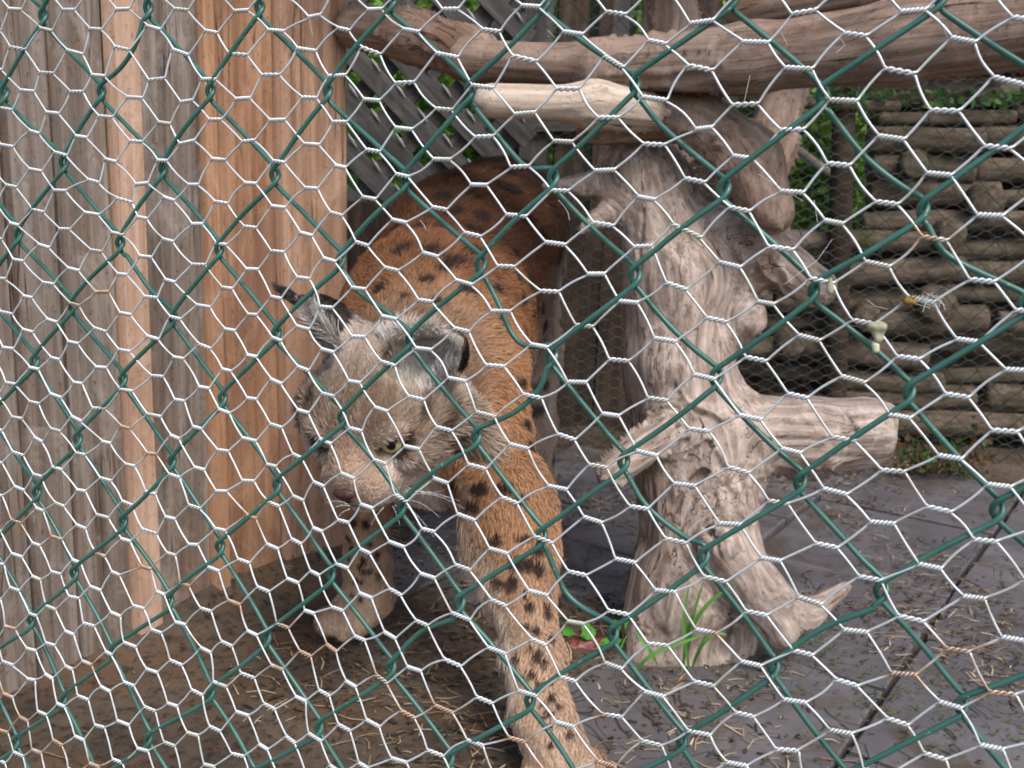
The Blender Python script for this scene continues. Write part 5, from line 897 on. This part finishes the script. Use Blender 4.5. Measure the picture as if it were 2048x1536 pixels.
for j in range(-20, 8):
    pts = []; 
    rs = [r_ for r_ in range(-6, 15)]
    seq = []
    for r_ in rs:
        c_ = j if (r_+j) % 2 == 0 else j+1
        if (r_, c_) in Krc: seq.append((r_, c_))
    for n_, k in enumerate(seq):
        p = Krc[k]; sgn = 1 if k[1] == j else -1           # left turn (sgn 1): front -> back ; right turn: back -> front
        if sgn == 1: kp = [(1.6*S_, -Vh, Dp), (.2*S_, -.75*Vh, Dp*.95), (-1.0*S_, -.35*Vh, .6*Dp), (-1.35*S_, 0, 0), (-1.0*S_, .35*Vh, -.6*Dp), (.2*S_, .75*Vh, -Dp*.95), (1.6*S_, Vh*1.05, -Dp)]
        else: kp = [(-1.6*S_, -Vh, -Dp), (-.2*S_, -.75*Vh, -Dp*.95), (1.0*S_, -.35*Vh, -.6*Dp), (1.35*S_, 0, 0), (1.0*S_, .35*Vh, .6*Dp), (-.2*S_, .75*Vh, Dp*.95), (-1.6*S_, Vh*1.05, Dp)]
        rr = rng.normal(0, .00025, 2)
        for (x, y, z) in kp: pts.append((p[0]+x+rr[0], p[1]+y+rr[1], z))
        if n_+1 < len(seq):
            k2 = seq[n_+1]; z = pts[-1][2]
            if (k, k2) in BEND:
                for w in BEND[(k, k2)]: pts.append((w[0], w[1], z))
            else:
                q = Krc[k2]; a = np.array(pts[-1][:2]); sg2 = 1 if k2[1] == j else -1; b2 = q+np.array([1.6*S_*sg2, -Vh]); pr_ = np.array([-(b2-a)[1], (b2-a)[0]])
                bow = rng.normal(0, .012)
                for t in (.2, .4, .6, .8): w = a+(b2-a)*t+pr_*bow*math.sin(t*math.pi); pts.append((w[0], w[1], z*(1+.3*math.sin(t*math.pi))))
    pts = np.array(pts)
    # round the path off
    for _ in range(2):
        q = np.empty((2*len(pts)-2, 3)); q[0::2] = pts[:-1]*.75+pts[1:]*.25; q[1::2] = pts[:-1]*.25+pts[1:]*.75; pts = np.concatenate([pts[:1], q, pts[-1:]])
    W3 = np.array([from_pl(p[:2], p[2]) for p in pts]); Vt, Ft = tube(W3, .00112, 10); mesh_np('wire', Vt, Ft, M_green, chain)
# hexagonal netting, tied on the viewer's side
RUST = [(1868, 476, 60), (1916, 1300, 55), (1807, 1347, 50), (884, 1418, 60), (1034, 1480, 40), (763, 1357, 50), (565, 1250, 36), (609, 1308, 36), (553, 1335, 30), (662, 1297, 30), (510, 1037, 50), (33, 1043, 40), (110, 1077, 28), (197, 1110, 26), (290, 1136, 26), (251, 860, 22), (305, 907, 22), (205, 583, 26), (367, 1170, 34), (468, 1205, 36), (20, 1262, 24), (5, 1395, 34), (45, 1440, 34), (117, 1490, 26), (15, 1465, 30), (75, 1500, 26), (1105, 1530, 50), (1430, 1260, 30), (150, 612, 20), (190, 1330, 20), (185, 1525, 26), (1230, 1525, 50), (1200, 1430, 20), (1990, 1390, 60), (385, 1290, 22), (820, 1440, 30), (1320, 520, 0)]
OFF = .0026
HI = {(int(u+v), int(u-v)): (pl(xl, yl, OFF), pl(xr, yr, OFF)) for u, v, xl, yl, xr, yr in Hn}
wl = Warp([k for k in HI], [np.r_[HI[k][0], HI[k][1]] for k in HI])
TW = {}
for r_ in range(-14, 50):
    for c_ in range(-32, 21):
        if (r_+c_) % 2: continue
        if (r_, c_) in HI: TW[(r_, c_)] = HI[(r_, c_)]
        else: p = wl((r_, c_)); TW[(r_, c_)] = (p[:2]+rng.normal(0, .0005, 2), p[2:]+rng.normal(0, .0005, 2))
net = empty('wire_netting', P(1024, 768, .49), 'pale galvanised hexagonal wire netting with rusty spots on the near side of the green fence', 'netting')
RW = .00050; RH = .00064
zoff = lambda p: OFF+.0012*float(noise(np.array([p[0]*30, p[1]*30, 1.])))
rust_px = np.array(RUST)
for w in range(-14, 49):
    pts = []
    cs = range(-32, 21)
    prev = None
    for c_ in cs:
        low = (w+c_) % 2 == 0                                # twist in row w: this wire is the lower one; in row w+1 the upper one
        k = (w, c_) if low else (w+1, c_)
        if k not in TW: continue
        a, b2 = TW[k]; d = b2-a; Lw = np.linalg.norm(d); ez = zoff((a+b2)/2); pv = np.array([-d[1], d[0]])/Lw; 
        if pv[1] < 0: pv = -pv                               # pv points down the fence
        turns = 2.5 if (k[0]*7+k[1]*3) % 5 else 3.0
        turns = 2 if (k[0]+k[1]*3) % 4 else 3
        ph0 = 0 if low else math.pi
        if prev is not None:
            pa = np.array(prev); pb = np.array([*(a+pv*RH*math.cos(ph0)), ez+RH*math.sin(ph0)])
            pd = (pb-pa)[:2]; pn = np.array([-pd[1], pd[0]]); bow = rng.normal(0, .03)
            for t in (.12, .3, .5, .7, .88): q = pa+(pb-pa)*t; q[:2] += pn*bow*math.sin(t*math.pi); pts.append(q)
        n_ = 9*turns
        for i in range(n_+1):
            t = i/n_; ph = ph0+2*math.pi*turns*t; q = a+d*t+pv*RH*math.cos(ph); pts.append(np.array([*q, ez+RH*math.sin(ph)]))
        prev = pts[-1]
    pts = np.array(pts); W3 = np.array([from_pl(p[:2], p[2]) for p in pts])
    x_, y_, d_ = to_px(W3); dist = np.min(np.hypot(x_[:, None]-rust_px[None, :, 0], y_[:, None]-rust_px[None, :, 1])/np.maximum(rust_px[None, :, 2], 1), axis=1)
    nz_ = fbm(W3*260, 2); rs_ = np.clip((1.0-dist+nz_*1.3)/.7, 0, .92)[:, None]; sm = np.clip(fbm(W3*70+9, 2)*2.2-.25, 0, .6)[:, None]
    base = np.array([.62, .65, .655])*(1+nz_*.16)[:, None]; base = base*(1-sm)+np.array([.44, .42, .34])*sm; base = base*(1+.10*fbm(W3*40+3, 2))[:, None]; colr = base*(1-rs_)+np.array([.42, .26, .16])*(1+nz_*.6)[:, None]*rs_
    Vt, Ft = tube(W3, RW, 7); mesh_np('strand', Vt, Ft, M_zinc, net, attrs={'col': np.repeat(np.c_[np.clip(colr, 0, 1), np.ones(len(colr))], 7, axis=0)})
# things caught in the netting
def onf(px, py, off): return Wd_(on_plane(px, py, off))
prs = [cap(onf(1741, 650, .0035), onf(1765, 653, .0035), .0009, .0011, .002), cap(onf(1765, 653, .0035), onf(1757, 683, .003), .0012, .0007, .002), cap(onf(1743, 651, .0035), onf(1754, 681, .003), .001, .0007, .002), cap(onf(1754, 654, .0035), onf(1756, 676, .003), .0012, .0009, .002)]
V_, F_ = implicit(prs, .0004, post=lambda X: fbm(X*500, 2)*.0006); husk = empty('seed_husk', onf(1750, 672, .003), 'pale yellow winged seed husk stuck on the netting at the right', 'seed husk')
M_husk = simple_mat('pale_husk', (.26, .25, .16), (.40, .38, .27), 300, .6); mesh_np('wing', V_, F_, M_husk, husk)
V_, F_ = implicit([ell(onf(1751, 690, .003), (.0014, .0014, .0016), k=.001), ell(onf(1752, 699, .003), (.0012, .0012, .0013), k=.0008)], .0003); mesh_np('seed', V_, F_, simple_mat('glossy_seed', (.55, .55, .38), (.68, .66, .5), 200, .25, .6), husk)
V_, F_ = implicit([ell(onf(1661, 578, .004), (.0012, .0012, .0022), k=.001), cap(onf(1661, 560, .004), onf(1659, 580, .004), .0008, .001, .001)], .0003); tag(mesh_np('dry_seed', V_, F_, M_husk), 'small pale dry seed hanging from the netting left of the husk', 'seed')
spd = empty('small_spider', onf(1819, 601, .004), 'small brown and yellow spider sitting on a netting twist', 'spider')
V_, F_ = implicit([ell(onf(1821, 602, .0045), (.0022, .0018, .0017), k=.001), ell(onf(1812, 602, .0045), (.0013, .0012, .0011), k=.001)], .0003); mesh_np('body', V_, F_, simple_mat('spider_brown', (.10, .05, .01), (.42, .28, .06), 900, .5), spd)
for s in range(8):
    an = (-60+s*17)*(1 if s < 4 else 1); aa = math.radians([-150, -120, -60, -30, 30, 60, 120, 150][s]); c0 = onf(1816, 602, .0045); p1 = onf(1816+14*math.cos(aa), 602+12*math.sin(aa), .0065); p2 = onf(1816+22*math.cos(aa), 602+20*math.sin(aa), .003)
    V_, F_ = tube(np.array([c0, p1, p2]), np.array([.0002, .0002, .0001]), 4); mesh_np('leg', V_, F_, M_branch2, spd)
m = MB()
hairs = [((1890, 568), (1905, 600)), ]
def hair(pts_, r=.00011, off=.003): Vh_, Fh_ = tube(np.array([onf(x, y, off+.0006*i) for i, (x, y) in enumerate(pts_)]), r, 3); m.add(Vh_, Fh_)
for k in range(20):
    x0 = 1818+random.uniform(0, 50); y0 = 596+random.uniform(-6, 16); hair([(x0, y0), (x0+random.uniform(5, 25), y0+random.uniform(-14, 12)), (x0+random.uniform(10, 45), y0+random.uniform(-10, 20))])
for pts_ in ([(1117, 400), (1128, 412), (1136, 425), (1139, 440)], [(840, 440), (848, 450), (852, 460)], [(1516, 348), (1550, 368), (1590, 392), (1606, 402)], [(1665, 478), (1635, 520), (1600, 545), (1570, 568)], [(1095, 60), (1110, 75), (1095, 72)], [(1880, 40), (1895, 75)], [(1658, 215), (1668, 228)], [(1500, 150), (1488, 205)], [(1635, 445), (1628, 400)], [(1735, 600), (1750, 612), (1775, 618)], [(1680, 75), (1690, 90), (1672, 106)], [(618, 30), (625, 70)], [(1560, 60), (1575, 90)]): hair(pts_)
tag(m.build('caught_hairs', simple_mat('pale_hair', (.6, .58, .54), (.75, .72, .68), 90, .5)), 'loose pale hairs and cobweb caught on the netting', 'hairs', kind='stuff')
